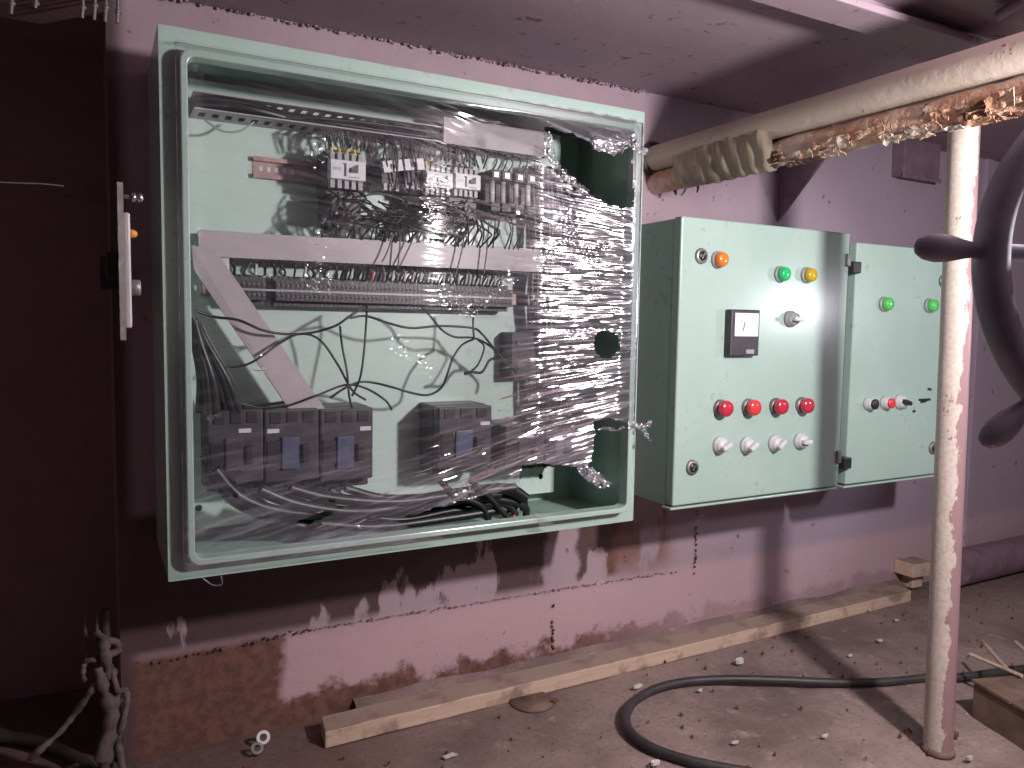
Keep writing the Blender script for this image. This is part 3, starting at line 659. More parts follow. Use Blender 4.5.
def film_y(x, z):
    ox = max(IX0-0.012-x, x-(IX1+0.012), 0); oz = max(IZ0-0.012-z, z-(IZ1+0.012), 0); o = max(ox, oz)
    y = YF + min(o, 0.006)/0.006*0.0205
    if o > 0: return y - 0.001*noise.noise((x*60, z*60, 3)) 
    zr = z-H
    v = (zr-0.05)/(1.6-x)
    edge = sstep(0, 0.02, min(x-IX0, IX1-x, z-IZ0, IZ1-z))
    wr = 0.16 + 0.84*max(sstep(0.53, 0.64, x)*sstep(0.27, 0.22, zr), 0.8*sstep(0.46, 0.58, x)*sstep(0.0, -0.06, zr))
    wr = max(wr, 0.75*math.exp(-((zr-0.175-0.10*(0.35-x))/0.022)**2)*sstep(0.2, 0.3, x))
    wr = max(wr, 0.8*sstep(-0.12, -0.22, zr))
    wr = max(wr, 0.8*sstep(0.27, 0.29, zr)*sstep(0.3, 0.5, x))
    d = 0.0030*noise.noise((x*6, v*75, 0.3)) + 0.0018*noise.noise((x*20, v*210, 5.1)) + 0.0008*noise.noise((x*45, v*420, 9.7))
    cr = noise.noise((x*23, z*23, 8.0)); cr = max(0, cr-0.12)
    d += cr*0.0045*noise.noise((x*130, z*170, 2.0))
    gl = noise.noise((x*14, z*14, 21.0)); d += (max(0, gl-0.30)*0.012*noise.noise((x*220, z*240, 6.0)))*(1-sstep(0.5, 0.6, x))/max(wr, 0.1)
    big = 0.004*noise.noise((x*6, z*6, 11))
    sag = min(0.0215, 0.140*max(0, IX1-x))*sstep(0.38, 0.58, x)*sstep(0, 0.06, min(z-IZ0, IZ1-z))     # dip shaped so the right side catches the lamp's glare
    return y + sag + edge*(0.0035 + wr*d + big*0.4)
fx = thing('stretch_film', 'torn clear stretch film with glinting wrinkles over the open enclosure', 'film', (0.42, YF, IZ0))
b = MB(); vs = []; ok = []; fs = []
for j in range(GZ+1):
    z = FZ0+(FZ1-FZ0)*j/GZ
    for i in range(GX+1):
        x = FX0+(FX1-FX0)*i/GX
        vs.append((x, film_y(x, z), z))
for j in range(GZ):
    z = FZ0+(FZ1-FZ0)*(j+.5)/GZ
    for i in range(GX):
        x = FX0+(FX1-FX0)*(i+.5)/GX; cut = False
        for h, bb in zip(holes, boxes):
            if bb[0] < x < bb[1] and bb[2] < z < bb[3]:
                jx = x+0.004*noise.noise((x*90, z*90, 1)); jz = z+0.004*noise.noise((x*90, z*90, 7))
                if inside(jx, jz, h): cut = True; break
        if cut: continue
        a = j*(GX+1)+i; fs.append((a, a+1, a+GX+2, a+GX+1))
b.add(vs, fs, True); b.build('film_sheet', 'film', fx)
def shred(path, width, amp, seed, name='torn_shred'):
    pts = smooth_path([Vector(p) for p in path], 8); b = MB(); vs = []; fs = []; m = len(pts); k = 7
    for i, p in enumerate(pts):
        t = (pts[min(i+1,m-1)]-pts[max(i-1,0)]).normalized(); s = t.cross(Vector((0,-1,0))).normalized()
        wd = width*(0.55+0.45*math.sin(math.pi*min(1, 0.15+i/m)))
        for q in range(k):
            o = (q/(k-1)-.5)*wd
            vs.append(p + s*o + Vector((0, amp*noise.noise((i*.9, q*1.3, seed)), amp*.6*noise.noise((i*.8+5, q*1.1, seed)))))
    for i in range(m-1):
        for q in range(k-1): a = i*k+q; fs.append((a, a+1, a+k+1, a+k))
    b.add(vs, fs, True); return b.build(name, 'film', fx)
shred([P(580,466,YF-.004), P(590,474,YF-.006), P(600,481,YF-.006), P(608,485,YF-.004)], 0.020, 0.012, 1)
shred([P(594,143,YF-.001), P(606,146,YF-.004), P(616,149,YF-.004), P(630,143,YF-.003)], 0.020, 0.012, 2)
shred([P(548,132,YF-.002), P(549,150,YF-.006), P(556,168,YF-.008), P(572,182,YF-.006), P(588,194,YF-.003)], 0.016, 0.012, 3)
shred([P(628,427,YF-.002), P(637,426,YF-.006), P(644,427,YF-.008), P(652,421,YF-.010)], 0.008, 0.010, 4)
shred([P(640,427,YF-.007), P(645,432,YF-.010), P(650,441,YF-.012)], 0.007, 0.010, 5)
shred([P(630,143,YF-.003), P(637,147,YF-.005), P(643,150,YF-.004), P(648,151,YF-.002)], 0.011, 0.012, 6)
shred([P(598,430,YF-.002), P(606,428,YF-.004), P(616,430,YF-.004), P(624,427,YF-.002)], 0.004, 0.006, 7)
shred([P(200,412,YF-.002), P(210,416,YF-.005), P(222,414,YF-.004)], 0.012, 0.010, 8)
b = MB(); b.tube(smooth_path([P(203,578,FY-.002), P(213,585,FY-.004), P(222,584,FY-.004), P(221,576,FY-.002)], 6), 0.0009, 5); b.build('film_string', 'film', fx)

# ================================================================== closed green cabinets
def cabinet(x0, x1, z0, z1, label, name='wall_cabinet'):
    c = thing(name, label, 'cabinet', ((x0+x1)/2, 0, z0))
    b = MB(); b.box(x0+0.002, x1-0.002, -0.178, 0.006, z0+0.001, z1-0.002); b.build('body', 'green_paint', c, bevel=0.002)
    b = MB(); b.box(x0, x1, -0.200, -0.180, z0+0.004, z1); b.build('door', 'green_paint', c, bevel=0.003, seg=3)
    b = MB(); b.box(x0-0.003, x1-0.002, -0.1985, -0.175, z0-0.003, z0+0.001); b.build('drip_lip', 'green_paint', c, bevel=0.001)
    return c
YD = -0.200
def disc(px, py, prof, name, mat, parent, off=0.008, n=20):
    q = P(px, py, YD-off); b = MB(); b.lathe((q.x, YD, q.z), (0,-1,0), prof, n); return b.build(name, mat, parent), q
def lampp(c, px, py, mat):
    o, q = disc(px, py, [(0, 0.0150), (0.004, 0.0148), (0.006, 0.0130)], 'indicator_lamp', 'grey_plastic', c, 0.010)
    b = MB(); b.lathe((q.x, YD-0.005, q.z), (0,-1,0), [(0, 0.0130), (0.007, 0.0128), (0.011, 0.0115), (0.013, 0.0085), (0.0135, 0.001)], 20); b.build('lamp_lens', mat, o)
def button(c, px, py, mat):
    o, q = disc(px, py, [(0, 0.0150), (0.005, 0.0148), (0.007, 0.0125)], 'push_button', 'dull_metal', c, 0.012)
    b = MB(); b.lathe((q.x, YD-0.006, q.z), (0,-1,0), [(0, 0.0120), (0.004, 0.0122), (0.006, 0.0142), (0.012, 0.0142), (0.015, 0.0128), (0.016, 0.004)], 22); b.build('button_cap', mat, o)
def knob(c, px, py, ang, mat='white_plastic', cap='white_plastic'):
    o, q = disc(px, py, [(0, 0.0155), (0.005, 0.0150), (0.007, 0.0130), (0.009, 0.0122), (0.014, 0.0115)], 'selector_switch', mat, c, 0.010)
    b = MB(); b.box(q.x-0.0105, q.x+0.0105, YD-0.024, YD-0.012, q.z-0.0042, q.z+0.0042, Matrix.Rotation(ang, 3, 'Y')); b.build('switch_handle', cap, o, bevel=0.0022)
def lock(c, px, py):
    o, q = disc(px, py, [(0, 0.0135), (0.003, 0.0132), (0.0045, 0.0110)], 'door_lock', 'dull_metal', c, 0.003)
    b = MB(); b.lathe((q.x, YD-0.004, q.z), (0,-1,0), [(0, 0.0085), (0.0015, 0.0080)], 16); b.build('lock_barrel', 'hinge_black', o)
    b = MB(); b.box(q.x-0.0016, q.x+0.0016, YD-0.0075, YD-0.005, q.z-0.006, q.z+0.006, Matrix.Rotation(0.6, 3, 'Y')); b.build('lock_slot', 'bright_metal', o)
def hinge(c, x, z, x2):
    b = MB(); b.box(x-0.012, x-0.001, YD-0.006, YD+0.0005, z-0.002, z+0.022); o = b.build('hinge', 'dull_metal', c, bevel=0.001)
    b = MB(); b.box(x, x2, YD-0.010, YD+0.012, z-0.014, z+0.008); b.build('hinge_knuckle', 'hinge_black', o, bevel=0.002)
cab = cabinet(0.854, 1.268, H-0.307, H+0.184, 'wide pale-green wall cabinet with meter, lamps and red buttons')
lock(cab, 702, 256); lock(cab, 693, 467.5)
lampp(cab, 721.5, 259.5, 'lens_orange'); lampp(cab, 784, 274, 'lens_green'); lampp(cab, 810.5, 275, 'lens_yellow')
for i, (px, py) in enumerate(((724.5,408.5), (752.5,407.5), (780,406.5), (806,405.5))): button(cab, px, py, 'red_cap_bright' if i == 1 else 'red_cap')
for i, (px, py) in enumerate(((723,446), (750,446), (778,444), (803.5,441.5))): knob(cab, px, py, [-0.5, -0.6, -0.7, 0.0][i])
knob(cab, 794, 319, 0.05, 'grey_plastic', 'white_plastic')
a = P(731, 311, YD-0.012); d = P(758, 349, YD-0.012)
b = MB(); b.box(a.x-0.002, a.x+0.065, YD-0.016, YD, a.z-0.077, a.z+0.003); mt = b.build('panel_meter', 'charcoal_plastic', cab, bevel=0.002)
b = MB(); b.box(a.x+0.006, a.x+0.061, YD-0.0168, YD-0.015, a.z-0.043, a.z-0.003); b.build('meter_dial', 'meter_face', mt)
b = MB(); b.box(a.x+0.026, a.x+0.0275, YD-0.0174, YD-0.0165, a.z-0.034, a.z-0.018, Matrix.Rotation(0.25, 3, 'Y')); 
for k in range(9):
    an = math.radians(50+10*k); b.box(a.x+0.033+0.026*math.cos(an)-0.0004, a.x+0.033+0.026*math.cos(an)+0.0004, YD-0.0172, YD-0.0165, a.z-0.038+0.026*math.sin(an)-0.001, a.z-0.038+0.026*math.sin(an)+0.001)
b.build('meter_needle', 'ink', mt)
b = MB(); b.box(a.x+0.034, a.x+0.053, YD-0.0168, YD-0.0155, a.z-0.073, a.z-0.066); b.build('meter_plate', 'grey_plastic', mt)
hinge(cab, 1.268, P(853,266,YD).z, 1.292); hinge(cab, 1.268, P(845,461,YD).z, 1.292)
cab2 = cabinet(1.289, 1.578, H-0.307, H+0.169, 'narrow pale-green wall cabinet with two green lamps behind the white pole')
lampp(cab2, 888, 304, 'lens_lime'); lampp(cab2, 933, 305.5, 'lens_lime'); lock(cab2, 944, 281); lock(cab2, 934, 448)
def small_button(px, py, mat):
    o, q = disc(px, py, [(0, 0.0135), (0.004, 0.0132), (0.010, 0.0112), (0.015, 0.0108)], 'push_button', 'white_plastic', cab2, 0.010)
    b = MB(); b.lathe((q.x, YD-0.015, q.z), (0,-1,0), [(0, 0.0104), (0.004, 0.0100), (0.005, 0.007)], 18); b.build('button_cap', mat, o)
small_button(872, 404, 'hinge_black'); small_button(888.5, 403, 'red_cap_bright'); knob(cab2, 903.5, 402, 0.3, 'white_plastic', 'hinge_black')
b = MB()
for x0, z0, x1, z1 in ((919,400,930,399.5), (921,402,926,401), (928,389,931,389.5), (913,411.5,915,411)):
    q = P(x0, z0, YD-0.001); s = P(x1, z1, YD-0.001); b.tube([(q.x, YD-0.0004, q.z), (s.x, YD-0.0004, s.z)], 0.0028, 6)
b.build('dark_scuffs', 'hinge_black', cab2)

# ================================================================== overhead pipes
def pipe(x, z, r, y0, y1, mat, rough, seed, n=18, k=90):
    b = MB(); vs = []; fs = []
    for i in range(k+1):
        y = y0+(y1-y0)*i/k
        for q in range(n):
            a = 2*math.pi*q/n; rr = r*(1+rough*noise.noise((math.cos(a)*1.5, y*16, math.sin(a)*1.5+seed)) + rough*0.5*noise.noise((math.cos(a)*4, y*55, math.sin(a)*4+seed)))
            vs.append((x+rr*math.cos(a), y, z+rr*math.sin(a)))
    for i in range(k):
        for q in range(n): fs.append((i*n+q, i*n+(q+1)%n, (i+1)*n+(q+1)%n, (i+1)*n+q))
    b.add(vs, fs, True); return b
pA = thing('overhead_pipe', 'upper cream-painted pipe running overhead from the wall', 'pipe', (0.948, -0.9, H+0.32))
pipe(0.948, H+0.3220, 0.0235, 0.004, -2.2, 'pipe_cream', 0.03, 1).build('pipe_run', 'pipe_cream', pA)
b = MB(); b.lathe((0.948, 0.004, H+0.3220), (0,-1,0), [(0, 0.032), (0.010, 0.032), (0.012, 0.026)], 20); b.build('wall_collar', 'black_iron', pA)
pB = thing('overhead_pipe', 'lower rusty lagged pipe with peeling skin running overhead', 'pipe', (0.957, -0.9, H+0.277))
pipe(0.957, H+0.2772, 0.0205, 0.004, -2.2, 'pipe_rust', 0.13, 4, 20, 260).build('lagging', 'pipe_rust', pB)
random.seed(31)
for i in range(44):
    y = random.uniform(-0.78, -0.27); a = math.radians(random.uniform(185, 262)); r = 0.0200
    c = Vector((0.957+r*math.cos(a), y, H+0.2772+r*math.sin(a))); nrm = Vector((math.cos(a), 0, math.sin(a))); tg = Vector((0,1,0)); u = nrm.cross(tg)
    s1, s2 = random.uniform(.008,.022), random.uniform(.005,.010); vs = []; fs = []; sd = random.random()*50
    for p_ in range(5):
        for q_ in range(4):
            e = (p_/4-.5)*2; f_ = (q_/3-.5)*2
            lift = 0.0015 + 0.004*max(0, noise.noise((e*1.3, f_*1.3, sd))+0.25*abs(e)) + 0.0012*noise.noise((e*4, f_*4, sd))
            vs.append(c + tg*s1*(e+0.25*noise.noise((e*2, f_*2, sd+9))) + u*s2*(f_+0.3*noise.noise((e*2, f_*2, sd+4))) + nrm*lift)
    for p_ in range(4):
        for q_ in range(3): k = p_*4+q_; fs.append((k, k+1, k+5, k+4))
    b = MB(); b.add(vs, fs); o = b.build('peeling_flake', random.choice(['pipe_cream', 'pipe_rust', 'pipe_rust', 'rust_iron']), pB)
    so = o.modifiers.new('thickness', 'SOLIDIFY'); so.thickness = 0.0007
wr = thing('pipe_wrapping', 'ridged tape wrapping that binds both overhead pipes near the wall', 'wrapping', (0.953, -0.21, H+0.298))
b = MB(); vs = []; fs = []; n = 26; k = 96
for i in range(k+1):
    t = i/k; y = -0.085-0.23*t
    for q in range(n):
        a = 2*math.pi*q/n
        ridge = 0.0024*abs(math.sin(t*24+0.55*math.cos(a)*2+1.2*math.sin(a)))*sstep(0.15, 0.3, t)*(1-sstep(0.86, 1.0, t)) + 0.0025*noise.noise((math.cos(a)*2, t*14, math.sin(a)*2))
        rx, rz = 0.0262+ridge, 0.0455+ridge
        if t > 0.93: rx -= 0.004*(t-.93)/.07; rz -= 0.004*(t-.93)/.07
        vs.append((0.953+rx*math.cos(a), y, H+0.2990+rz*math.sin(a)))
for i in range(k):
    for q in range(n): fs.append((i*n+q, i*n+(q+1)%n, (i+1)*n+(q+1)%n, (i+1)*n+q))
b.add(vs, fs, True); b.build('wrapped_tape', 'wrap_tape', wr)
for pts, r in (([(667,158),(672,172),(674,186),(676,194)], 0.006), ([(690,160),(694,172),(698,186),(697,192)], 0.004), ([(682,158),(688,166),(700,168)], 0.006), ([(660,150),(664,160),(666,172)], 0.005)):
    pp = smooth_path([P(px, py, -0.02-0.01*i) for i, (px, py) in enumerate(pts)], 5)
    b = MB(); b.tube(pp, [r*(1-.6*i/len(pp))*(1+.35*noise.noise((i*.7, r*900, 2))) for i in range(len(pp))], 7); b.build('hanging_scrap', 'black_iron', wr)
zc = CEIL-0.012; p0 = PF(1000, 15, zc); p1 = PF(1040, -7, zc); dd = (p1-p0).normalized()
cd2 = [p0, p0+dd*0.3, p0+dd*0.6]
b = MB(); b.tube(smooth_path(cd2, 6), 0.008, 10); tag(b.build('conduit', 'gusset_paint', origin=cd2[0]), 'thin mauve conduit under the deckhead at the upper right', 'conduit')

# ================================================================== white pole
pb = PF(938, 748); pt = P(964.5, 115, pb.y)
pol = thing('support_pole', 'peeling cream-painted pole standing on the deck in front of the narrow cabinet', 'pole', (pb.x, pb.y, 0))
b = MB(); top = Vector((pt.x, pt.y, H+0.318)); bs = Vector((pb.x, pb.y, -0.006)); N = 40
b.tube([bs.lerp(top, i/N) + Vector((0.0012*noise.noise((i*.4, 1, 1)), 0, 0)) for i in range(N+1)], 0.0205, 24); b.build('tube', 'pole_paint', pol)
b = MB(); b.lathe((pb.x, pb.y, -0.006), (0,0,1), [(0, 0.024), (0.006, 0.0235), (0.010, 0.0212)], 20); b.build('foot_weld', 'rusty_crate', pol)

# ================================================================== handwheel
DW = 0.42
def cw(px, py, d=DW): return CAM + to_world(((px-512)/F*d, (py-384)/F*d, d))
hub = cw(1188, 264)
nrm = to_world((0,0,-1)); side = to_world((1,0,0)); upv = to_world((0,-1,0))
RW = 209/F*DW - 0.0065; RT = 274/F*DW
whl = thing('handwheel', 'dark handwheel with bulbous grips at the right edge', 'handwheel', hub)
b = MB(); vs = []; fs = []; n = 96; k = 10; prof = [(-0.0055,-0.011),(0.0050,-0.010),(0.0065,-0.006),(0.0065,0.006),(0.0045,0.010),(-0.0045,0.010),(-0.0065,0.006),(-0.0070,-0.008)]; k = len(prof)
for i in range(n):
    a = 2*math.pi*i/n; rad = side*math.cos(a)+upv*math.sin(a)
    for dr, dn in prof: vs.append(hub + rad*(RW+dr) + nrm*dn)
for i in range(n):
    for q in range(k): fs.append((i*k+q, i*k+(q+1)%k, ((i+1)%n)*k+(q+1)%k, ((i+1)%n)*k+q))
b.add(vs, fs, True); b.build('rim', 'wheel_black', whl, bevel=0.0)
A0 = math.radians(176.3)
for i in range(8):
    a = A0 + i*math.pi*2/8; rad = side*math.cos(a)+upv*math.sin(a)
    b = MB(); b.tube([hub+rad*0.015, hub+rad*(RW*0.55), hub+rad*(RW-0.004)], [0.0058, 0.0048, 0.0046], 12); b.build('spoke', 'wheel_black', whl)
    if i == 7: continue                     # the grip nearest the overhead pipes is missing
    g = RT-RW-0.005; b = MB(); st = hub+rad*(RW+0.005)
    b.lathe(st, rad, [(-0.004, 0.0056), (0.002, 0.0046), (g*0.14, 0.0042), (g*0.30, 0.0055), (g*0.50, 0.0073), (g*0.68, 0.0079), (g*0.84, 0.0069), (g*0.95, 0.0044), (g*1.0, 0.0008)], 18); b.build('grip', 'wheel_black', whl)
b = MB(); b.lathe(hub, nrm, [(-0.03, 0.018), (-0.012, 0.026), (0.012, 0.026), (0.018, 0.016)], 20); b.build('hub', 'wheel_black', whl)
sh = hub + side*0.24 - nrm*0.05
b = MB(); b.tube([hub-nrm*0.02, hub-nrm*0.05, sh], 0.010, 12); b.build('shaft', 'dull_metal', whl)
b = MB(); b.tube([(sh.x, sh.y, 0.0), (sh.x, sh.y, sh.z+0.03)], 0.022, 14); b.lathe((sh.x, sh.y, -0.004), (0,0,1), [(0, 0.06), (0.012, 0.06), (0.014, 0.03)], 20); b.build('pedestal', 'gusset_paint', whl)

# ================================================================== edge-on switch plate at the left
sp = thing('switch_plate', 'narrow grey steel plate seen edge-on in the dark with an amber lamp', 'plate', (0.03, -0.28, H))
def L(px, py, y=-0.30): return P(px, py, y)
a = L(121.5, 183); c = L(121.5, 340)
th = 0.0055
b = MB(); k = 26; vs = []; fs = []
for i in range(k+1):
    z = c.z+(a.z-c.z)*i/k; xl = L(118.5, 260).x + 0.0008*noise.noise((i*.9, 2, 2)); xr = xl+th
    vs += [(xl, -0.305, z), (xr, -0.305+0.001*noise.noise((i*.8, 4, 1)), z), (xr+0.003, -0.20, z), (xl+0.003, -0.20, z)]
for i in range(k):
    for q in range(4): fs.append((i*4+q, i*4+(q+1)%4, (i+1)*4+(q+1)%4, (i+1)*4+q))
fs += [(0,1,2,3), (k*4+3, k*4+2, k*4+1, k*4)]
b.add(vs, fs); b.build('plate_edge', 'tape_grey', sp)
d = L(127, 212); e = L(127, 328)
b = MB(); b.box(L(124,260).x, L(131,260).x, -0.298, -0.235, e.z, d.z); b.build('door_pan', 'cover_grey', sp, bevel=0.002)
q = L(131, 197); x0 = L(124, 260).x
b = MB(); b.lathe((x0, -0.30, q.z), (1,0,0), [(0, 0.0020), (0.012, 0.0020)], 8); o = b.build('stud', 'dull_metal', sp)
b = MB(); b.lathe((x0+0.009, -0.30, q.z), (1,0,0), [(0, 0.0048), (0.003, 0.0048), (0.0032, 0.003), (0.005, 0.003), (0.0052, 0.0045), (0.009, 0.0045), (0.010, 0.002)], 12); b.build('stud_nut', 'bright_metal', o)
q = L(135, 232); b = MB(); b.lathe((L(131,232).x-0.001, -0.28, q.z), (1,0,0), [(0, 0.0045), (0.004, 0.0045), (0.007, 0.0030), (0.0078, 0.001)], 14); b.build('amber_lamp', 'amber_lens', sp)
q = L(137, 287); b = MB(); b.lathe((L(131,287).x-0.001, -0.28, q.z), (1,0,0), [(0, 0.0085), (0.010, 0.0085), (0.0112, 0.007)], 18); b.build('knob', 'dull_metal', sp)
b = MB(); b.box(0.012, 0.026, -0.215, 0.003, H+0.05, H+0.075); b.box(0.006, 0.033, -0.006, 0.003, H+0.04, H+0.085); b.build('support_arm', 'black_iron', sp)

# studs and scraps in the dark upper left
db = MB(); db.box(-0.16, 0.022, -0.05, 0.10, CEIL-0.035, CEIL-0.002)
beam = struct(db.build('trim_3', 'dark_steel', bevel=0.004), 'dark deckhead beam over the recess')
for i, (px, py0, py1) in enumerate(((83,6,18), (95,4,20), (106,6,22), (118,10,23), (12,2,14), (36,2,8))):
    p0 = P(px, py0, -0.06); p1 = P(px-1, py1, -0.06); b = MB(); b.tube([(p0.x, -0.06, CEIL-0.03), p0, p1], 0.0022, 8); b.lathe(p0, (0,0,-1), [(0, 0.004), (0.004, 0.004)], 6)
    o = b.build('hanging_stud', 'dull_metal', origin=p0)
    tag(o, ['thin steel stud hanging left of the pair of pale studs', 'long pale stud hanging from the dark beam', 'pale stud second from the mauve wall patch', 'dull stud hanging nearest the enclosure corner', 'faint stud at the top left corner', 'short faint stud between the corner and the others'][i], 'stud', 'studs under the dark beam')
b = MB(); b.tube(smooth_path([P(-6,182,-.1), P(20,183,-.1), P(45,184,-.1), P(63,186,-.1)], 5), 0.0009, 6)
b.tube(smooth_path([P(63,186,-.1), Vector((-0.03,-0.02,P(63,186,-.1).z)), Vector((0.021,0.03,P(63,186,-.1).z))], 4), 0.0009, 6)
tag(b.build('thin_wire', 'dull_metal', origin=P(30,183,-.1)), 'thin taut wire crossing the dark at the far left', 'wire')

# ================================================================== rag and hoses at the lower left
rg = thing('tied_rag', 'frayed grey-brown rag knotted round a dark bar at the lower left', 'rag', PF(100, 760))
random.seed(17)
def ragtube(px, r0, r1, y=-0.06, seed=1.0):
    pp = smooth_path([P(a, c, y-0.006*math.sin(i*2)) for i, (a, c) in enumerate(px)], 7); m = len(pp)
    rs = [0.72*(r0+(r1-r0)*i/m)*(1+0.6*noise.noise((i*.6, seed, 3))) for i in range(m)]
    b = MB(); b.tube(pp, rs, 9); return b
for i, (px, r0, r1) in enumerate((([(96,632),(106,640),(116,642),(118,650),(108,655),(97,660)], 0.006, 0.008), ([(84,662),(95,660),(108,664),(112,676)], 0.005, 0.006), ([(104,640),(106,660),(112,684),(114,705),(110,730),(103,768)], 0.009, 0.014),
        ([(112,668),(117,690),(124,690),(127,700),(123,722),(118,740),(122,768)], 0.005, 0.007), ([(84,664),(83,676),(86,682)], 0.005, 0.004), ([(104,672),(92,690),(76,712),(60,732),(40,750),(28,760)], 0.006, 0.005), ([(98,668),(104,690),(110,720),(100,760)], 0.008, 0.012))):
    ragtube(px, r0, r1, -0.06-0.004*i, i*3.1).build('rag_strip', 'rag', rg)
for px in ([(84,618),(85,630),(86,645),(88,665)], [(96,616),(97,630),(98,650)]):
    ragtube(px, 0.003, 0.003, -0.05).build('wire_tail', 'rag', rg)
b = MB(); q = P(106, 660, -0.05); b.tube([(q.x, -0.05, 0.0), (q.x, -0.05, q.z+0.07)], 0.006, 8); b.build('bar', 'black_iron', rg)
def hose(px, r, label, name, mat='hose_rubber', z=None, grp=None):
    pp = smooth_path([PF(a, c, r if z is None else z) for a, c in px], 9)
    for p in pp: p.z = r*0.95
    b = MB(); b.tube(pp, r, 12); return tag(b.build(name, mat, origin=pp[0]), label, 'hose', grp)
hose([(-60,742),(-20,738),(20,738),(55,748),(85,764),(110,790)], 0.0085, 'dark hose curving through the lower left corner', 'rubber_hose')
hose([(20,790),(60,772),(95,765),(118,772),(140,800)], 0.006, 'thin dark hose arching at the bottom left edge', 'rubber_hose', 'rag')
# cable loop on the deck
hose([(1060,664),(1005,671),(960,677),(925,678),(880,682),(830,682),(780,680),(730,679),(690,681),(660,687),(638,698),(627,712),(628,728),(642,742),(668,754),(705,764),(760,774),(830,785)], 0.0075, 'long black cable looping over the deck beside the pole', 'deck_cable')

# ================================================================== plank, block, floor pipe, crate, small scraps
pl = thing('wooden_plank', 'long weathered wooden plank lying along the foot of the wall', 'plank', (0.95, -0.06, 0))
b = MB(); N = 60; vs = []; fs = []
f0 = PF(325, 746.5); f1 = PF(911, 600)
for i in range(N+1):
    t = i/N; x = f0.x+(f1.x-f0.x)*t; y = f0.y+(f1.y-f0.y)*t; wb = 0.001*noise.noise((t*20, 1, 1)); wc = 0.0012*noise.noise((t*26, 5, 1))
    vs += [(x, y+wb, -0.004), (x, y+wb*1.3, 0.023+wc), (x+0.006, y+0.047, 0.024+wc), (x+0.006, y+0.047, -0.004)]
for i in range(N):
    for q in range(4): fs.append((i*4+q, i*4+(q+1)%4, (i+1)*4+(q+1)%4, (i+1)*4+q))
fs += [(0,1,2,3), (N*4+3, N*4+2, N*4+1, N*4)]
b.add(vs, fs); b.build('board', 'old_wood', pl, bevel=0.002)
b = MB(); vs = []; fs = []
for i in range(41):     # drifted dirt between the plank and the wall
    x = 0.36+1.4*i/40; hgt = 0.020+0.010*noise.noise((x*9, 2, 0))
    vs += [(x, -0.035, 0.0), (x, -0.012, hgt*0.75), (x, 0.004, hgt)]
for i in range(40):
    for q in range(2): fs.append((i*3+q, i*3+q+1, (i+1)*3+q+1, (i+1)*3+q))
b.add(vs, fs, True); o = b.build('dirt_drift', 'deck_floor', origin=(1.0, -0.01, 0)); o['kind'] = 'stuff'; tag(o, 'grey-brown dirt drifted between the plank and the wall', 'dirt')
q = PF(916, 598); bk = PF(918, 580, 0.02)
b = MB(); c0 = P(913, 579, -0.05); c1 = P(934, 561, -0.05)
b.box(c0.x, c0.x+0.075, -0.05, 0.002, c0.z, c1.z, Matrix.Rotation(0.05, 3, 'Y')); b.box(c0.x+0.03, c0.x+0.07, -0.03, 0.002, 0.0, c0.z+0.01)
tag(b.build('wooden_block', 'old_wood', origin=(c0.x, -0.02, 0), bevel=0.002), 'short wooden block against the wall beside the pole', 'block')
b = MB(); p0 = P(968, 572, -0.07); p1 = P(1024, 558, -0.07); 
b.tube([(p0.x-0.05, -0.06, 0.045), (3.15, -0.06, 0.045)], 0.045, 20)
tag(b.build('floor_pipe', 'gusset_paint', origin=(2.4, -0.06, 0)), 'thick mauve pipe lying along the wall right of the pole', 'pipe')
cr = thing('rusty_box', 'low rust-brown box on the deck at the lower right edge', 'box', PF(1010, 735))
c0 = PF(971, 716); c1 = PF(1024, 750)
ang = math.atan2(c1.y-c0.y, c1.x-c0.x); R = Matrix.Rotation(ang, 3, 'Z'); hh = 0.058
b = MB(); b.box(c0.x, c0.x+0.24, c0.y, c0.y+0.13, -0.004, hh, R, (c0.x, c0.y, 0)); b.build('box_side', 'rusty_crate', cr, bevel=0.003)
for k in range(3):
    b = MB(); b.box(c0.x-0.001+0.08*k, c0.x+0.076+0.08*k, c0.y-0.003, c0.y+0.13, hh, hh+0.006, R, (c0.x, c0.y, 0)); b.build('lid_board', 'rusty_crate', cr, bevel=0.001)
for i, (a_, c_, lab) in enumerate(((( 970,654), (1022,676), 'pale stick lying across the rusty box'), ((982,641), (1006,668), 'short pale stick leaning on the rusty box'), ((1016,642), (1040,665), 'pale stick at the right edge behind the rusty box'))):
    b = MB(); p0 = PF(*a_, hh+0.012); p1 = PF(*c_, hh+0.012); b.tube([p0, p0.lerp(p1, .5), p1], 0.0035, 7); tag(b.build('stick', 'old_wood', origin=p0), lab, 'stick', 'sticks on the rusty box')
def washer(px, py, r, mat, label, h=0.004, tilt=0.0):
    q = PF(px, py, 0.004); b = MB(); n = 22; vs = []; fs = []
    ct, st_ = math.cos(tilt), math.sin(tilt); up = r*st_
    for k in range(n):
        a = 2*math.pi*k/n
        for rr, z in ((r, 0), (r, h), (r*.55, h), (r*.55, 0)):
            v, w_ = rr*math.sin(a), z
            vs.append((q.x+rr*math.cos(a), q.y+v*ct-w_*st_, up+0.001+v*st_+w_*ct))
    for k in range(n):
        for s in range(4): fs.append((k*4+s, k*4+(s+1)%4, ((k+1)%n)*4+(s+1)%4, ((k+1)%n)*4+s))
    b.add(vs, fs); tag(b.build('washer', mat, origin=(q.x, q.y, 0)), label, 'washer')
washer(263, 741, 0.0100, 'porcelain', 'white ring tilted on the deck left of the plank end', 0.004, 1.0)
washer(257, 751, 0.009, 'dull_metal', 'dull washer on the deck below the white ring', 0.004, 0.7)
q = PF(535, 704, 0.0); b = MB(); b.lathe((q.x, q.y+0.012, -0.002), (0,0,1), [(0, 0.038), (0.0035, 0.037), (0.004, 0.012), (0.006, 0.010)], 26)
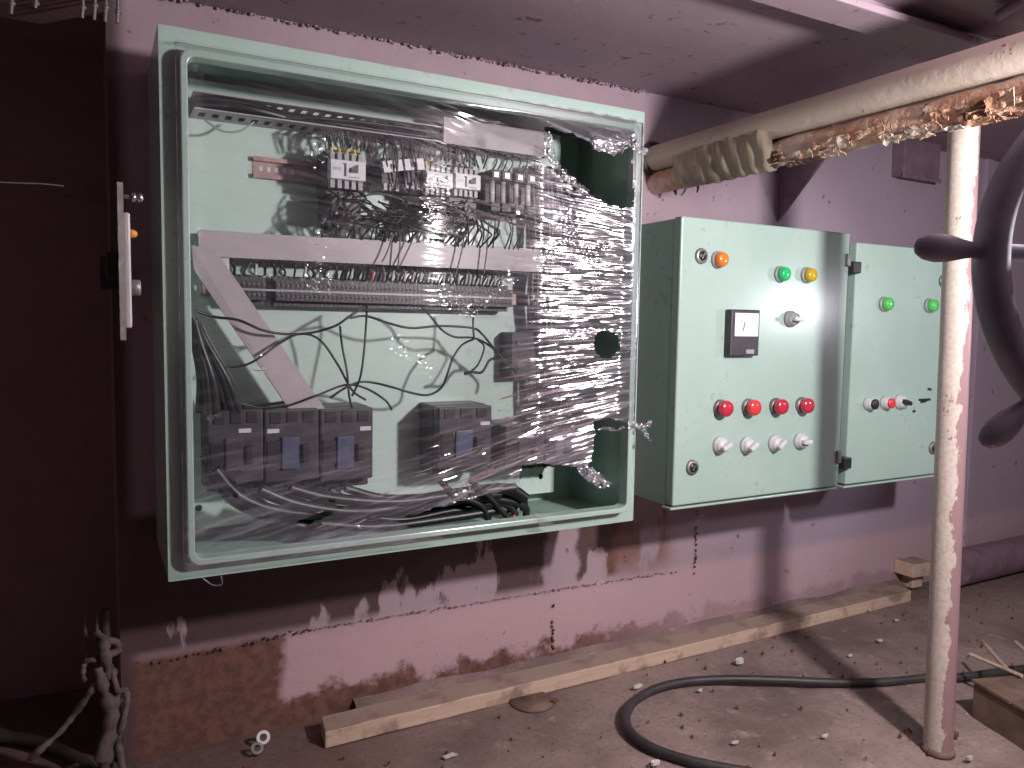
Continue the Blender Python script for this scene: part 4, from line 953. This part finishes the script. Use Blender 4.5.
tag(b.build('rusty_disc', 'rusty_crate', origin=(q.x, q.y, 0)), 'flat rusty iron disc half under the plank', 'disc')
random.seed(41)
scr = [((740,662), 0.012, 'folded white paper scrap on the deck above the cable', 0.009), ((638,686), 0.011, 'white chip beside the bend of the cable', 0.004), ((655,763), 0.010, 'white chip inside the cable loop at the bottom edge', 0.005),
       ((735,742), 0.008, 'pale flake inside the cable loop', 0.003), ((825,735), 0.008, 'pale flake left of the pole foot', 0.003), ((897,620), 0.007, 'pale flake near the end of the plank', 0.003),
       ((880,640), 0.010, 'grey flake on the deck left of the pole', 0.003), ((556,700), 0.010, 'dark splinter beside the rusty disc', 0.003), ((450,755), 0.013, 'thin pale splinter on the deck below the plank', 0.002),
       ((955,735), 0.009, 'rusty crumb at the foot of the pole', 0.006), ((970,758), 0.008, 'pale crumb right of the pole foot', 0.005), ((870,610), 0.006, 'tiny pale flake close to the plank', 0.003), ((700,690), 0.006, 'tiny pale crumb behind the cable', 0.003), ((850,655), 0.006, 'tiny pale crumb above the cable near the pole', 0.003)]
for (px, py), s, lab, hh in scr:
    q = PF(px, py, 0.004); b = MB(); n = 7; a0 = random.random()*6
    vs = [(q.x+s*random.uniform(.6,1)*math.cos(a0+k*2*math.pi/n), q.y+s*0.5*random.uniform(.6,1)*math.sin(a0+k*2*math.pi/n), 0.001+random.uniform(0,.002)) for k in range(n)]
    b.prism(vs, (random.uniform(-.002,.002), 0, hh)); tag(b.build('deck_scrap', 'chip_white' if 'white' in lab else ('rust_iron' if 'rusty' in lab or 'dark' in lab else 'paper_scrap'), origin=q), lab, 'scrap', 'scraps on the deck')
b = MB(); random.seed(43)
for i in range(420):
    x = random.uniform(0.15, 2.1); y = random.uniform(-1.0, -0.06); r = random.uniform(0.001, 0.0032)*(1.6 if random.random() < .06 else 1)
    b.lathe((x, y, -0.002), (random.uniform(-.4,.4), random.uniform(-.4,.4), 1), [(0, r*.8), (r, r), (r*2.2, r*.3)], 5, False)
o = b.build('deck_grit', 'rust_iron', origin=(1.0, -0.5, 0)); o['kind'] = 'stuff'; tag(o, 'loose grit and crumbs scattered over the deck', 'grit')
